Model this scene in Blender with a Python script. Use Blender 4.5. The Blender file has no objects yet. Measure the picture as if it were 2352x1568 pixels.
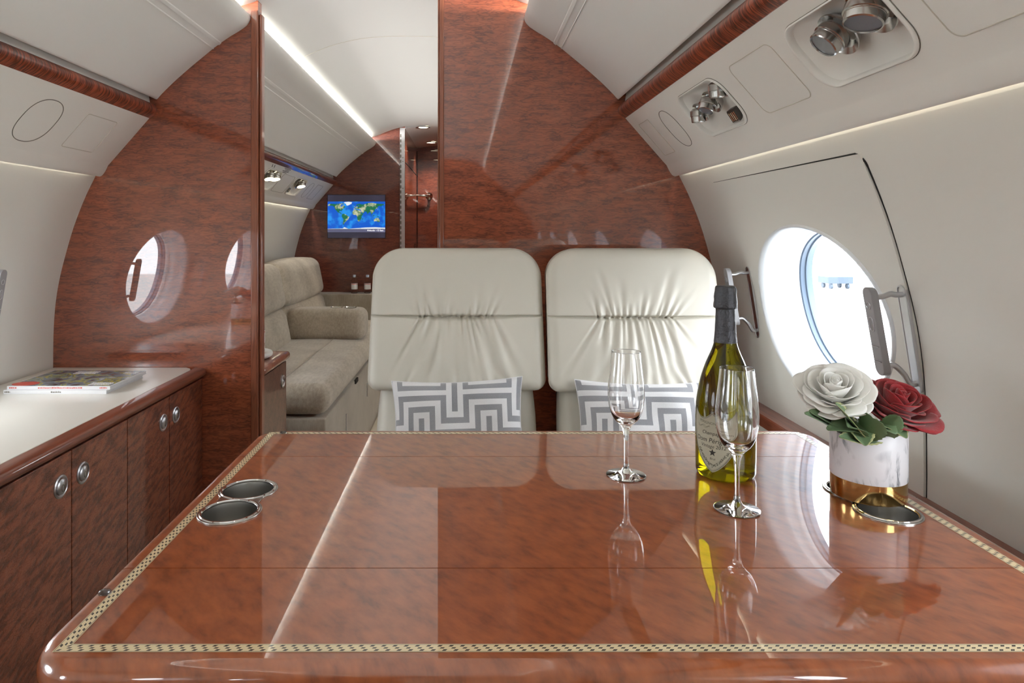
import bpy, bmesh, math, random
from mathutils import Vector, Matrix, noise
R = math.radians
PI = math.pi
random.seed(7)
scene = bpy.context.scene
COL = scene.collection

# ------------------------------------------------------------------ helpers
ORG = {}

def props(o, label=None, cat=None, group=None, kind=None):
    if label: o['label'] = label
    if cat: o['category'] = cat
    if group: o['group'] = group
    if kind: o['kind'] = kind
    return o

def thing(name, label, cat, loc=(0, 0, 0), group=None, kind=None):
    o = bpy.data.objects.new(name, None)
    COL.objects.link(o)
    o.empty_display_size = .05
    o.location = loc
    ORG[o] = Vector(loc)
    return props(o, label, cat, group, kind)

def copy_tree(o, parent=None):
    c = o.copy()
    COL.objects.link(c)
    if parent:
        c.parent = parent
    for ch in [x for x in KIDS.get(o, [])]:
        k = copy_tree(ch, c)
        KIDS.setdefault(c, []).append(k)
    return c
KIDS = {}

class MB:
    def __init__(s):
        s.v = []; s.f = []; s.m = []; s.uv = None
    def add(s, vs, fs, m=0):
        b = len(s.v)
        s.v += [Vector(p) for p in vs]
        s.f += [tuple(i + b for i in f) for f in fs]
        s.m += [m] * len(fs)
        return s
    def box(s, x0, x1, y0, y1, z0, z1, m=0):
        return s.add([(x0, y0, z0), (x1, y0, z0), (x1, y1, z0), (x0, y1, z0), (x0, y0, z1), (x1, y0, z1), (x1, y1, z1), (x0, y1, z1)],
                     [(0, 3, 2, 1), (4, 5, 6, 7), (0, 1, 5, 4), (1, 2, 6, 5), (2, 3, 7, 6), (3, 0, 4, 7)], m)
    def grid(s, fn, nu, nv, m=0, closeu=False, flip=False, mf=None):
        b = len(s.v)
        cu = nu if closeu else nu + 1
        for j in range(nv + 1):
            for i in range(cu):
                s.v.append(Vector(fn(i / nu, j / nv)))
        for j in range(nv):
            for i in range(nu):
                a = b + j * cu + i; c = b + j * cu + (i + 1) % cu
                q = (a, c, c + cu, a + cu)
                s.f.append(q[::-1] if flip else q)
                s.m.append(mf(i, j) if mf else m)
        return s
    def prism(s, poly, fn0, fn1, m=0):
        """closed polygon poly, mapped by fn0 / fn1 to the two end caps"""
        n = len(poly)
        b = len(s.v)
        s.v += [Vector(fn0(p)) for p in poly] + [Vector(fn1(p)) for p in poly]
        s.f += [tuple(b + i for i in range(n))[::-1], tuple(b + n + i for i in range(n))]
        s.f += [(b + i, b + (i + 1) % n, b + n + (i + 1) % n, b + n + i) for i in range(n)]
        s.m += [m] * (n + 2)
        return s
    def lathe(s, prof, c=(0, 0, 0), n=48, axis=None, m=0, cap=True):
        """prof list of (r, h); axis = direction vector"""
        q = Vector((0, 0, 1)).rotation_difference(Vector(axis).normalized()) if axis is not None else None
        b = len(s.v)
        c = Vector(c)
        for r, h in prof:
            for i in range(n):
                a = 2 * PI * i / n
                p = Vector((r * math.cos(a), r * math.sin(a), h))
                if q: p = q @ p
                s.v.append(p + c)
        for j in range(len(prof) - 1):
            for i in range(n):
                k = (i + 1) % n
                s.f.append((b + j * n + i, b + j * n + k, b + (j + 1) * n + k, b + (j + 1) * n + i)); s.m.append(m)
        if cap:
            s.f.append(tuple(b + i for i in range(n))[::-1]); s.m.append(m)
            e = b + (len(prof) - 1) * n
            s.f.append(tuple(e + i for i in range(n))); s.m.append(m)
        return s
    def tube(s, path, r, n=10, m=0, closed=False, cap=True):
        path = [Vector(p) for p in path]
        N = len(path)
        rs = r if isinstance(r, (list, tuple)) else [r] * N
        b = len(s.v)
        up = None
        for i, p in enumerate(path):
            if closed:
                t = path[(i + 1) % N] - path[i - 1]
            else:
                t = path[min(i + 1, N - 1)] - path[max(i - 1, 0)]
            t.normalize()
            if up is None:
                up = Vector((0, 0, 1)) if abs(t.z) < .9 else Vector((1, 0, 0))
            up = (up - t * up.dot(t)).normalized()
            sd = t.cross(up)
            for k in range(n):
                a = 2 * PI * k / n
                s.v.append(p + (up * math.cos(a) + sd * math.sin(a)) * rs[i])
        for i in range(N if closed else N - 1):
            j = (i + 1) % N
            for k in range(n):
                l = (k + 1) % n
                s.f.append((b + i * n + k, b + i * n + l, b + j * n + l, b + j * n + k)); s.m.append(m)
        if cap and not closed:
            s.f.append(tuple(b + k for k in range(n))[::-1]); s.m.append(m)
            s.f.append(tuple(b + (N - 1) * n + k for k in range(n))); s.m.append(m)
        return s
    def rbox(s, c, sz, r, n=8, puff=0, m=0, fn=None):
        """rounded box, corners radius r, faces swollen by puff"""
        hx, hy, hz = sz[0] / 2, sz[1] / 2, sz[2] / 2
        r = min(r, hx, hy, hz)
        pts = {}
        def P(i, j, k):
            key = (i, j, k)
            if key in pts: return pts[key]
            def cd(i, h):
                # nodes clustered in the rounded borders
                t = i / n
                kb = 0.3
                if t < kb: return -h + (t / kb) * r
                if t > 1 - kb: return h - ((1 - t) / kb) * r
                return -h + r + (t - kb) / (1 - 2 * kb) * (2 * h - 2 * r)
            v = Vector((cd(i, hx), cd(j, hy), cd(k, hz)))
            q = Vector((max(-hx + r, min(hx - r, v.x)), max(-hy + r, min(hy - r, v.y)), max(-hz + r, min(hz - r, v.z))))
            d = v - q
            if d.length > 1e-9:
                mx = max(abs(d.x), abs(d.y), abs(d.z))
                v = q + d.normalized() * mx
            if puff:
                ux, uy, uz = v.x / hx, v.y / hy, v.z / hz
                v = Vector((v.x + puff * ux * (1 - uy * uy) * (1 - uz * uz), v.y + puff * uy * (1 - ux * ux) * (1 - uz * uz), v.z + puff * uz * (1 - uy * uy) * (1 - ux * ux)))
            v = v + Vector(c)
            if fn: v = Vector(fn(v))
            pts[key] = len(s.v); s.v.append(v)
            return pts[key]
        for a in range(n):
            for b in range(n):
                for q in ([P(a, b, 0), P(a, b + 1, 0), P(a + 1, b + 1, 0), P(a + 1, b, 0)],
                          [P(a, b, n), P(a + 1, b, n), P(a + 1, b + 1, n), P(a, b + 1, n)],
                          [P(a, 0, b), P(a + 1, 0, b), P(a + 1, 0, b + 1), P(a, 0, b + 1)],
                          [P(a, n, b), P(a, n, b + 1), P(a + 1, n, b + 1), P(a + 1, n, b)],
                          [P(0, a, b), P(0, a, b + 1), P(0, a + 1, b + 1), P(0, a + 1, b)],
                          [P(n, a, b), P(n, a + 1, b), P(n, a + 1, b + 1), P(n, a, b + 1)]):
                    s.f.append(tuple(q)); s.m.append(m)
        return s
    def build(s, name, mat, parent=None, smooth=40, bevel=0, bseg=2, label=None, cat=None, group=None, kind=None, fixn=True, subsurf=0):
        me = bpy.data.meshes.new(name)
        off = ORG.get(parent, Vector()) if parent else Vector()
        me.from_pydata([v - off for v in s.v], [], s.f)
        mats = mat if isinstance(mat, (list, tuple)) else [mat]
        for mm in mats: me.materials.append(mm)
        if any(s.m):
            me.polygons.foreach_set('material_index', s.m)
        if fixn:
            bm = bmesh.new(); bm.from_mesh(me)
            bmesh.ops.recalc_face_normals(bm, faces=bm.faces)
            bm.to_mesh(me); bm.free()
        me.validate()
        if smooth:
            me.shade_smooth()
            if smooth < 180: me.set_sharp_from_angle(angle=R(smooth))
        o = bpy.data.objects.new(name, me)
        COL.objects.link(o)
        if parent:
            o.parent = parent
            ORG[o] = off
            KIDS.setdefault(parent, []).append(o)
        if bevel:
            b = o.modifiers.new('bevel', 'BEVEL'); b.width = bevel; b.segments = bseg; b.limit_method = 'ANGLE'; b.angle_limit = R(35)
            b.harden_normals = True
        if subsurf:
            b = o.modifiers.new('sub', 'SUBSURF'); b.levels = b.render_levels = subsurf
        return props(o, label, cat, group, kind)

def apply_bool(o, cutter, op='DIFFERENCE'):
    me = bpy.data.meshes.new('cut')
    me.from_pydata([v - ORG.get(o, Vector()) for v in cutter.v], [], cutter.f)
    bm = bmesh.new(); bm.from_mesh(me); bmesh.ops.recalc_face_normals(bm, faces=bm.faces); bm.to_mesh(me); bm.free()
    c = bpy.data.objects.new('cut', me); COL.objects.link(c)
    c.matrix_world = o.matrix_world
    par = o.parent
    o.parent = None
    b = o.modifiers.new('b', 'BOOLEAN'); b.object = c; b.operation = op; b.solver = 'EXACT'
    bpy.context.view_layer.update()
    dg = bpy.context.evaluated_depsgraph_get()
    nm = bpy.data.meshes.new_from_object(o.evaluated_get(dg))
    o.modifiers.remove(b)
    o.data = nm
    o.parent = par
    nm.shade_smooth(); nm.set_sharp_from_angle(angle=R(35))
    bpy.data.objects.remove(c)

def catmull(pts, n=6):
    out = []
    P = [Vector(p) for p in pts]
    for i in range(len(P) - 1):
        p0 = P[max(i - 1, 0)]; p1 = P[i]; p2 = P[i + 1]; p3 = P[min(i + 2, len(P) - 1)]
        for k in range(n):
            t = k / n
            out.append(.5 * ((2 * p1) + (p2 - p0) * t + (2 * p0 - 5 * p1 + 4 * p2 - p3) * t * t + (3 * p1 - p0 - 3 * p2 + p3) * t ** 3))
    out.append(P[-1])
    return out

def rrect(x0, x1, y0, y1, r, n=8):
    out = []
    for cx, cy, a0 in ((x1 - r, y1 - r, 0), (x0 + r, y1 - r, 90), (x0 + r, y0 + r, 180), (x1 - r, y0 + r, 270)):
        for k in range(n + 1):
            a = R(a0 + 90 * k / n)
            out.append((cx + r * math.cos(a), cy + r * math.sin(a)))
    return out

# ------------------------------------------------------------------ materials
def newmat(name):
    m = bpy.data.materials.new(name); m.use_nodes = True
    nt = m.node_tree; b = nt.nodes['Principled BSDF']
    return m, nt, b

def srgb(r, g, b):
    f = lambda c: (c / 255 / 12.92) if c / 255 <= .04045 else ((c / 255 + .055) / 1.055) ** 2.4
    return (f(r), f(g), f(b), 1)

def plain(name, col, rough=.5, metal=0, coat=0, spec=.5, bump=None, emis=0, ior=1.5, trans=0):
    m, nt, b = newmat(name)
    b.inputs['Base Color'].default_value = col
    b.inputs['Roughness'].default_value = rough
    b.inputs['Metallic'].default_value = metal
    b.inputs['Coat Weight'].default_value = coat
    b.inputs['Coat Roughness'].default_value = .03
    b.inputs['Specular IOR Level'].default_value = spec
    b.inputs['IOR'].default_value = ior
    b.inputs['Transmission Weight'].default_value = trans
    if emis:
        b.inputs['Emission Color'].default_value = col
        b.inputs['Emission Strength'].default_value = emis
    if bump:
        sc, st, dist = bump
        tc = nt.nodes.new('ShaderNodeTexCoord'); n = nt.nodes.new('ShaderNodeTexNoise')
        n.inputs['Scale'].default_value = sc; n.inputs['Detail'].default_value = 4
        bp = nt.nodes.new('ShaderNodeBump'); bp.inputs['Strength'].default_value = st; bp.inputs['Distance'].default_value = dist
        nt.links.new(tc.outputs['Object'], n.inputs['Vector']); nt.links.new(n.outputs['Fac'], bp.inputs['Height'])
        nt.links.new(bp.outputs['Normal'], b.inputs['Normal'])
    return m

def wood(name, base, dark, light, scale, rot=(0, 0, 0), coat=1.0, contrast=1.0, rw=.55, rmax=.2, blot=3.0, bump=0.0, coatior=1.5, lo=.35, hi=.62, distort=.6, wav=0):
    """figured, lacquered veneer: a stretched ridged noise gives the curl, a second one the blotches"""
    m, nt, b = newmat(name)
    N, L = nt.nodes, nt.links
    tc = N.new('ShaderNodeTexCoord'); mp = N.new('ShaderNodeMapping')
    mp.inputs['Rotation'].default_value = rot
    mp2 = N.new('ShaderNodeMapping'); mp2.inputs['Scale'].default_value = scale
    L.new(tc.outputs['Object'], mp.inputs['Vector']); L.new(mp.outputs['Vector'], mp2.inputs['Vector'])
    n1 = N.new('ShaderNodeTexNoise'); n1.inputs['Scale'].default_value = 1; n1.inputs['Detail'].default_value = 2.0
    n1.inputs['Roughness'].default_value = .55; n1.inputs['Distortion'].default_value = distort
    L.new(mp2.outputs['Vector'], n1.inputs['Vector'])
    # ridge: 1 - |2n-1|*k
    ma = N.new('ShaderNodeMath'); ma.operation = 'MULTIPLY_ADD'; ma.inputs[1].default_value = 2; ma.inputs[2].default_value = -1
    L.new(n1.outputs['Fac'], ma.inputs[0])
    ab = N.new('ShaderNodeMath'); ab.operation = 'ABSOLUTE'; L.new(ma.outputs[0], ab.inputs[0])
    rp = N.new('ShaderNodeMapRange'); rp.inputs['From Min'].default_value = 0; rp.inputs['From Max'].default_value = rmax
    L.new(ab.outputs[0], rp.inputs['Value'])
    n2 = N.new('ShaderNodeTexNoise'); n2.inputs['Scale'].default_value = blot; n2.inputs['Detail'].default_value = 3
    L.new(mp.outputs['Vector'], n2.inputs['Vector'])
    n3 = N.new('ShaderNodeTexNoise'); n3.inputs['Scale'].default_value = 1.0; n3.inputs['Detail'].default_value = 2
    mp3 = N.new('ShaderNodeMapping'); mp3.inputs['Scale'].default_value = [c * .45 for c in scale]; mp3.inputs['Location'].default_value = (3, 5, 7)
    L.new(mp.outputs['Vector'], mp3.inputs['Vector']); L.new(mp3.outputs['Vector'], n3.inputs['Vector'])
    mr = N.new('ShaderNodeMapRange'); mr.inputs['From Min'].default_value = lo; mr.inputs['From Max'].default_value = hi
    L.new(n3.outputs['Fac'], mr.inputs['Value'])
    # strand = ridge mix smooth
    mx = N.new('ShaderNodeMath'); mx.operation = 'MULTIPLY_ADD'; mx.inputs[1].default_value = rw
    m5 = N.new('ShaderNodeMath'); m5.operation = 'MULTIPLY'; m5.inputs[1].default_value = 1 - rw
    L.new(mr.outputs[0], m5.inputs[0]); L.new(rp.outputs[0], mx.inputs[0]); L.new(m5.outputs[0], mx.inputs[2])
    c1 = N.new('ShaderNodeMix'); c1.data_type = 'RGBA'
    c1.inputs[6].default_value = dark; c1.inputs[7].default_value = base
    pw = N.new('ShaderNodeMath'); pw.operation = 'POWER'; pw.inputs[1].default_value = contrast
    L.new(mx.outputs[0], pw.inputs[0]); L.new(pw.outputs[0], c1.inputs[0])
    c2 = N.new('ShaderNodeMix'); c2.data_type = 'RGBA'
    br = N.new('ShaderNodeMapRange'); br.inputs['From Min'].default_value = .4; br.inputs['From Max'].default_value = .75
    br.inputs['To Max'].default_value = .75
    L.new(n2.outputs['Fac'], br.inputs['Value']); L.new(br.outputs[0], c2.inputs[0])
    mlt = N.new('ShaderNodeMix'); mlt.data_type = 'RGBA'; mlt.blend_type = 'MULTIPLY'; mlt.inputs[0].default_value = 1
    L.new(c1.outputs[2], mlt.inputs[6]); mlt.inputs[7].default_value = light
    L.new(c1.outputs[2], c2.inputs[6]); L.new(mlt.outputs[2], c2.inputs[7])
    L.new(c2.outputs[2], b.inputs['Base Color'])
    b.inputs['Roughness'].default_value = .35
    b.inputs['Specular IOR Level'].default_value = .35
    b.inputs['Coat Weight'].default_value = coat
    b.inputs['Coat Roughness'].default_value = .015
    b.inputs['Coat IOR'].default_value = coatior
    if bump:
        bp = N.new('ShaderNodeBump'); bp.inputs['Strength'].default_value = bump; bp.inputs['Distance'].default_value = .002
        L.new(mx.outputs[0], bp.inputs['Height']); L.new(bp.outputs['Normal'], b.inputs['Normal'])
        L.new(bp.outputs['Normal'], b.inputs['Coat Normal']) if wav else None
    return m

M = {}
M['cream'] = plain('cream_lining', srgb(228, 227, 221), .55, bump=(900, .03, .001))
M['ceil'] = plain('ceiling_lining', srgb(208, 208, 206), .6, bump=(700, .03, .001))
M['bin'] = plain('overhead_lining', srgb(236, 236, 233), .6, bump=(700, .03, .001))
M['psu'] = plain('service_panel_plastic', srgb(234, 232, 226), .42, bump=(900, .02, .001))
M['seam'] = plain('seam_shadow_gap', srgb(120, 115, 105), .8)
M['seamlight'] = plain('panel_joint', srgb(196, 190, 178), .6)
M['black'] = plain('black_gap', srgb(20, 18, 17), .7)
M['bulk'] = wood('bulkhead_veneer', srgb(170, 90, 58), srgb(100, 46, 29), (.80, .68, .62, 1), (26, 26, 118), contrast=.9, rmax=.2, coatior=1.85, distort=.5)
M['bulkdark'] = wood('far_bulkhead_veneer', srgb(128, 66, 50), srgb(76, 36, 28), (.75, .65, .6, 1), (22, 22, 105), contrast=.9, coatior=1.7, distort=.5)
M['cab'] = wood('cabinet_veneer', srgb(158, 90, 64), srgb(80, 36, 22), (.7, .6, .55, 1), (60, 60, 190), rot=(R(-16), 0, 0), contrast=1.0, coat=.5, bump=.5, rw=.3)
M['cabpale'] = wood('forward_cabinet_veneer', srgb(120, 82, 66), srgb(80, 50, 38), (.8, .7, .65, 1), (70, 70, 70), contrast=.8, coat=.5)
M['table'] = wood('table_veneer', srgb(168, 90, 46), srgb(122, 60, 30), (.82, .70, .58, 1), (170, 75, 75), rot=(0, 0, R(-38)), contrast=.8, rw=.12, distort=.2, lo=.3, hi=.7, blot=5, coatior=1.8)
M['rail'] = wood('rail_veneer', srgb(176, 88, 58), srgb(62, 22, 12), (.8, .7, .6, 1), (12, 130, 12), contrast=1.5, rw=.7, coat=.6, blot=1.5)
M['edge'] = wood('edge_moulding', srgb(156, 92, 66), srgb(112, 62, 44), (.8, .7, .6, 1), (90, 90, 5), contrast=.6, coat=.8)
M['edgeh'] = wood('worktop_moulding', srgb(136, 74, 52), srgb(96, 48, 34), (.8, .7, .6, 1), (90, 4, 90), contrast=.6, coat=.8)
M['top'] = plain('worktop_cream', srgb(226, 222, 212), .3, coat=.3)
M['leather'] = plain('ivory_leather', srgb(208, 204, 192), .42, bump=(1400, .12, .0006))
M['piping'] = plain('leather_piping', srgb(196, 190, 176), .5)
M['darkshell'] = plain('dark_seat_shell', srgb(52, 42, 40), .4)
M['steel'] = plain('brushed_steel', srgb(190, 188, 184), .2, 1)
M['well'] = plain('cup_well_steel', srgb(236, 235, 232), .20, 1)
M['darkmetal'] = plain('dark_metal', srgb(96, 94, 90), .35, .8)
M['chrome'] = plain('chrome', srgb(225, 225, 225), .06, 1)
M['satin'] = plain('satin_metal', srgb(205, 205, 208), .32, 1)
M['greyplate'] = plain('grey_handle_plastic', srgb(158, 157, 160), .4)
M['lens'] = plain('lamp_lens', srgb(120, 124, 130), .15, 0, coat=.6)
M['lampon'] = plain('lamp_lit', srgb(255, 240, 205), .4, emis=6)
M['carpet'] = plain('carpet', srgb(204, 196, 180), .95, bump=(500, .4, .003))
M['gold'] = plain('polished_gold', srgb(206, 170, 112), .1, 1)
M['foil'] = plain('bottle_foil', srgb(78, 78, 82), .42, .6, bump=(200, .6, .003))
M['ink'] = plain('label_ink', srgb(52, 50, 44), .6)
M['inkgrey'] = plain('label_ornament', srgb(108, 106, 92), .6)
M['label'] = plain('label_paper', srgb(188, 186, 164), .6)
M['paper'] = plain('magazine_paper', srgb(228, 228, 230), .5)
M['red'] = plain('cover_red', srgb(206, 72, 58), .35)
M['leaf'] = plain('rose_leaf', srgb(104, 128, 92), .55, bump=(120, .3, .002))
M['leafpale'] = plain('rose_leaf_edge', srgb(176, 178, 128), .55)
M['bluegasket'] = plain('window_gasket', srgb(110, 128, 150), .35)
M['reveal'] = plain('window_reveal_plastic', srgb(222, 226, 230), .28, coat=.2)
M['bottle_label'] = plain('water_label', srgb(225, 225, 225), .5)
M['capw'] = plain('water_cap', srgb(190, 204, 226), .4)
M['tarmac'] = plain('pale_concrete', srgb(190, 190, 188), .9)
M['cart'] = plain('ground_cart_paint', srgb(66, 78, 92), .7)
M['white_item'] = plain('white_dish', srgb(220, 220, 214), .5, bump=(150, .3, .002))
M['screenframe'] = plain('screen_bezel', srgb(58, 56, 68), .25, coat=.6)

def fabric(name, c1, c2, sc=(60, 60, 60), bs=250):
    m, nt, b = newmat(name); N, L = nt.nodes, nt.links
    tc = N.new('ShaderNodeTexCoord'); mp = N.new('ShaderNodeMapping'); mp.inputs['Scale'].default_value = sc
    n = N.new('ShaderNodeTexNoise'); n.inputs['Scale'].default_value = 1; n.inputs['Detail'].default_value = 6; n.inputs['Roughness'].default_value = .7
    n2 = N.new('ShaderNodeTexNoise'); n2.inputs['Scale'].default_value = 5; n2.inputs['Detail'].default_value = 3
    L.new(tc.outputs['Object'], mp.inputs['Vector']); L.new(mp.outputs['Vector'], n.inputs['Vector']); L.new(tc.outputs['Object'], n2.inputs['Vector'])
    ad = N.new('ShaderNodeMath'); ad.operation = 'MULTIPLY_ADD'; ad.inputs[1].default_value = .5
    hf = N.new('ShaderNodeMath'); hf.operation = 'MULTIPLY'; hf.inputs[1].default_value = .5
    L.new(n.outputs['Fac'], ad.inputs[0]); L.new(n2.outputs['Fac'], hf.inputs[0]); L.new(hf.outputs[0], ad.inputs[2])
    mr = N.new('ShaderNodeMapRange'); mr.inputs['From Min'].default_value = .35; mr.inputs['From Max'].default_value = .65
    L.new(ad.outputs[0], mr.inputs['Value'])
    cm = N.new('ShaderNodeMix'); cm.data_type = 'RGBA'; cm.inputs[6].default_value = c1; cm.inputs[7].default_value = c2
    L.new(mr.outputs[0], cm.inputs[0]); L.new(cm.outputs[2], b.inputs['Base Color'])
    b.inputs['Roughness'].default_value = .9; b.inputs['Sheen Weight'].default_value = .4
    bp = N.new('ShaderNodeBump'); bp.inputs['Strength'].default_value = .4; bp.inputs['Distance'].default_value = .002
    L.new(n.outputs['Fac'], bp.inputs['Height']); L.new(bp.outputs['Normal'], b.inputs['Normal'])
    return m
M['sofa'] = fabric('taupe_chenille', srgb(148, 136, 118), srgb(196, 186, 168), (90, 25, 60))
M['sofabase'] = fabric('taupe_base_fabric', srgb(140, 130, 114), srgb(172, 162, 146), (120, 120, 20))
M['pw'] = fabric('pillow_white', srgb(222, 222, 224), srgb(240, 240, 242), (600, 600, 600))
M['pg'] = fabric('pillow_grey', srgb(140, 141, 146), srgb(164, 165, 170), (500, 500, 500))
M['petalw'] = plain('white_petal', srgb(250, 249, 244), .6)
M['petalr'] = fabric('red_petal', srgb(142, 18, 26), srgb(170, 30, 38), (300, 300, 300))
M['petalw'].node_tree.nodes['Principled BSDF'].inputs['Subsurface Weight'].default_value = .15
M['petalw'].node_tree.nodes['Principled BSDF'].inputs['Subsurface Radius'].default_value = (.01, .01, .01)
M['petalw'].node_tree.nodes['Principled BSDF'].inputs['Subsurface Scale'].default_value = .3

def glassm(name, col, ior=1.5, rough=0):
    m, nt, b = newmat(name)
    b.inputs['Base Color'].default_value = col; b.inputs['Transmission Weight'].default_value = 1
    b.inputs['Roughness'].default_value = rough; b.inputs['IOR'].default_value = ior
    return m
M['glass'] = glassm('clear_glass', (1, 1, 1, 1), 1.5)
M['bottle'] = glassm('yellow_green_glass', srgb(128, 118, 6), 1.36)
M['pet'] = glassm('water_bottle_plastic', (.98, .985, .99, 1), 1.12)

def pane():
    m, nt, b = newmat('window_pane'); N, L = nt.nodes, nt.links
    N.remove(b)
    t = N.new('ShaderNodeBsdfTransparent'); t.inputs['Color'].default_value = (.97, .985, 1, 1)
    g = N.new('ShaderNodeBsdfGlossy'); g.inputs['Roughness'].default_value = .01
    lw = N.new('ShaderNodeLayerWeight'); lw.inputs['Blend'].default_value = .5
    pw = N.new('ShaderNodeMath'); pw.operation = 'POWER'; pw.inputs[1].default_value = 5; L.new(lw.outputs['Facing'], pw.inputs[0])
    fr = N.new('ShaderNodeMath'); fr.operation = 'MULTIPLY_ADD'; fr.inputs[1].default_value = .9; fr.inputs[2].default_value = .05; L.new(pw.outputs[0], fr.inputs[0])
    mx = N.new('ShaderNodeMixShader')
    L.new(fr.outputs[0], mx.inputs[0]); L.new(t.outputs[0], mx.inputs[1]); L.new(g.outputs[0], mx.inputs[2])
    L.new(mx.outputs[0], N['Material Output'].inputs['Surface'])
    return m
M['pane'] = pane()

def inlay_mat():
    """rope inlay: uv.x runs along the band in band widths, uv.y across it"""
    m, nt, b = newmat('rope_inlay'); N, L = nt.nodes, nt.links
    uv = N.new('ShaderNodeUVMap'); sp = N.new('ShaderNodeSeparateXYZ'); L.new(uv.outputs[0], sp.inputs[0])
    def math_(op, a, b_=None, c=None):
        n = N.new('ShaderNodeMath'); n.operation = op
        for i, x in enumerate((a, b_, c)):
            if x is None: continue
            if isinstance(x, (int, float)): n.inputs[i].default_value = x
            else: L.new(x, n.inputs[i])
        return n.outputs[0]
    U, V = sp.outputs[0], sp.outputs[1]
    def row(v0, v1, sh):
        t = math_('FRACT', math_('ADD', math_('SUBTRACT', U, math_('MULTIPLY', V, .9)), sh))
        a = math_('LESS_THAN', t, .34)
        i = math_('MULTIPLY', math_('GREATER_THAN', V, v0), math_('LESS_THAN', V, v1))
        return math_('MULTIPLY', a, i)
    k = math_('MAXIMUM', math_('MAXIMUM', row(.14, .34, 0), row(.42, .58, .45)), row(.66, .86, .9))
    edge = math_('MAXIMUM', math_('MULTIPLY', math_('GREATER_THAN', V, .06), math_('LESS_THAN', V, .10)), math_('MULTIPLY', math_('GREATER_THAN', V, .90), math_('LESS_THAN', V, .94)))
    k2 = math_('MAXIMUM', k, edge)
    cm = N.new('ShaderNodeMix'); cm.data_type = 'RGBA'; cm.inputs[6].default_value = srgb(226, 206, 166); cm.inputs[7].default_value = srgb(42, 34, 26)
    L.new(k2, cm.inputs[0]); L.new(cm.outputs[2], b.inputs['Base Color'])
    b.inputs['Roughness'].default_value = .4; b.inputs['Coat Weight'].default_value = 1; b.inputs['Coat Roughness'].default_value = .02
    return m
M['inlay'] = inlay_mat()

def marble():
    m, nt, b = newmat('white_marble'); N, L = nt.nodes, nt.links
    tc = N.new('ShaderNodeTexCoord'); mp = N.new('ShaderNodeMapping'); mp.inputs['Rotation'].default_value = (0, R(35), R(20)); mp.inputs['Scale'].default_value = (26, 26, 9)
    n = N.new('ShaderNodeTexNoise'); n.inputs['Scale'].default_value = 1; n.inputs['Detail'].default_value = 6; n.inputs['Distortion'].default_value = 1.2; n.inputs['Roughness'].default_value = .55
    L.new(tc.outputs['Object'], mp.inputs['Vector']); L.new(mp.outputs['Vector'], n.inputs['Vector'])
    ma = N.new('ShaderNodeMath'); ma.operation = 'SUBTRACT'; ma.inputs[1].default_value = .5
    ab = N.new('ShaderNodeMath'); ab.operation = 'ABSOLUTE'
    L.new(n.outputs['Fac'], ma.inputs[0]); L.new(ma.outputs[0], ab.inputs[0])
    cr = N.new('ShaderNodeValToRGB'); cr.color_ramp.elements[0].color = srgb(120, 124, 132); cr.color_ramp.elements[1].position = .06; cr.color_ramp.elements[1].color = srgb(232, 232, 236)
    L.new(ab.outputs[0], cr.inputs[0])
    n2 = N.new('ShaderNodeTexNoise'); n2.inputs['Scale'].default_value = 14; L.new(tc.outputs['Object'], n2.inputs['Vector'])
    mr = N.new('ShaderNodeMapRange'); mr.inputs['From Min'].default_value = .42; mr.inputs['From Max'].default_value = .55
    L.new(n2.outputs['Fac'], mr.inputs['Value'])
    cm = N.new('ShaderNodeMix'); cm.data_type = 'RGBA'; cm.inputs[6].default_value = srgb(232, 232, 236)
    L.new(mr.outputs[0], cm.inputs[0]); L.new(cr.outputs[0], cm.inputs[7]); L.new(cm.outputs[2], b.inputs['Base Color'])
    b.inputs['Roughness'].default_value = .35
    return m
M['marble'] = marble()

def cover():
    m, nt, b = newmat('magazine_cover'); N, L = nt.nodes, nt.links
    tc = N.new('ShaderNodeTexCoord')
    n = N.new('ShaderNodeTexNoise'); n.inputs['Scale'].default_value = 22; n.inputs['Detail'].default_value = 5; n.inputs['Distortion'].default_value = .8
    L.new(tc.outputs['Object'], n.inputs['Vector'])
    cr = N.new('ShaderNodeValToRGB'); e = cr.color_ramp.elements
    e[0].position = .34; e[0].color = srgb(62, 58, 52); e[1].position = .5; e[1].color = srgb(128, 138, 150)
    a = e.new(.56); a.color = srgb(186, 176, 84); a = e.new(.6); a.color = srgb(96, 112, 96); a = e.new(.68); a.color = srgb(186, 194, 204)
    L.new(n.outputs['Fac'], cr.inputs[0]); L.new(cr.outputs[0], b.inputs['Base Color'])
    b.inputs['Roughness'].default_value = .22
    return m
M['cover'] = cover()

def emis_noise(name, c1, c2, sc, strength=1.0, c3=None):
    m, nt, b = newmat(name); N, L = nt.nodes, nt.links
    tc = N.new('ShaderNodeTexCoord'); n = N.new('ShaderNodeTexNoise'); n.inputs['Scale'].default_value = sc; n.inputs['Detail'].default_value = 4
    L.new(tc.outputs['Object'], n.inputs['Vector'])
    cr = N.new('ShaderNodeValToRGB'); cr.color_ramp.elements[0].position = .5; cr.color_ramp.elements[0].color = c1; cr.color_ramp.elements[1].position = .64; cr.color_ramp.elements[1].color = c2
    L.new(n.outputs['Fac'], cr.inputs[0])
    b.inputs['Base Color'].default_value = (0, 0, 0, 1)
    L.new(cr.outputs[0], b.inputs['Emission Color']); b.inputs['Emission Strength'].default_value = strength
    b.inputs['Roughness'].default_value = .2
    return m
M['ocean'] = emis_noise('map_ocean', srgb(14, 86, 196), srgb(36, 142, 228), 16, .48)
M['land'] = emis_noise('map_land', srgb(30, 104, 70), srgb(190, 192, 158), 26, .48)
M['ice'] = emis_noise('map_ice', srgb(225, 230, 232), srgb(190, 205, 200), 30, .45)
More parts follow.
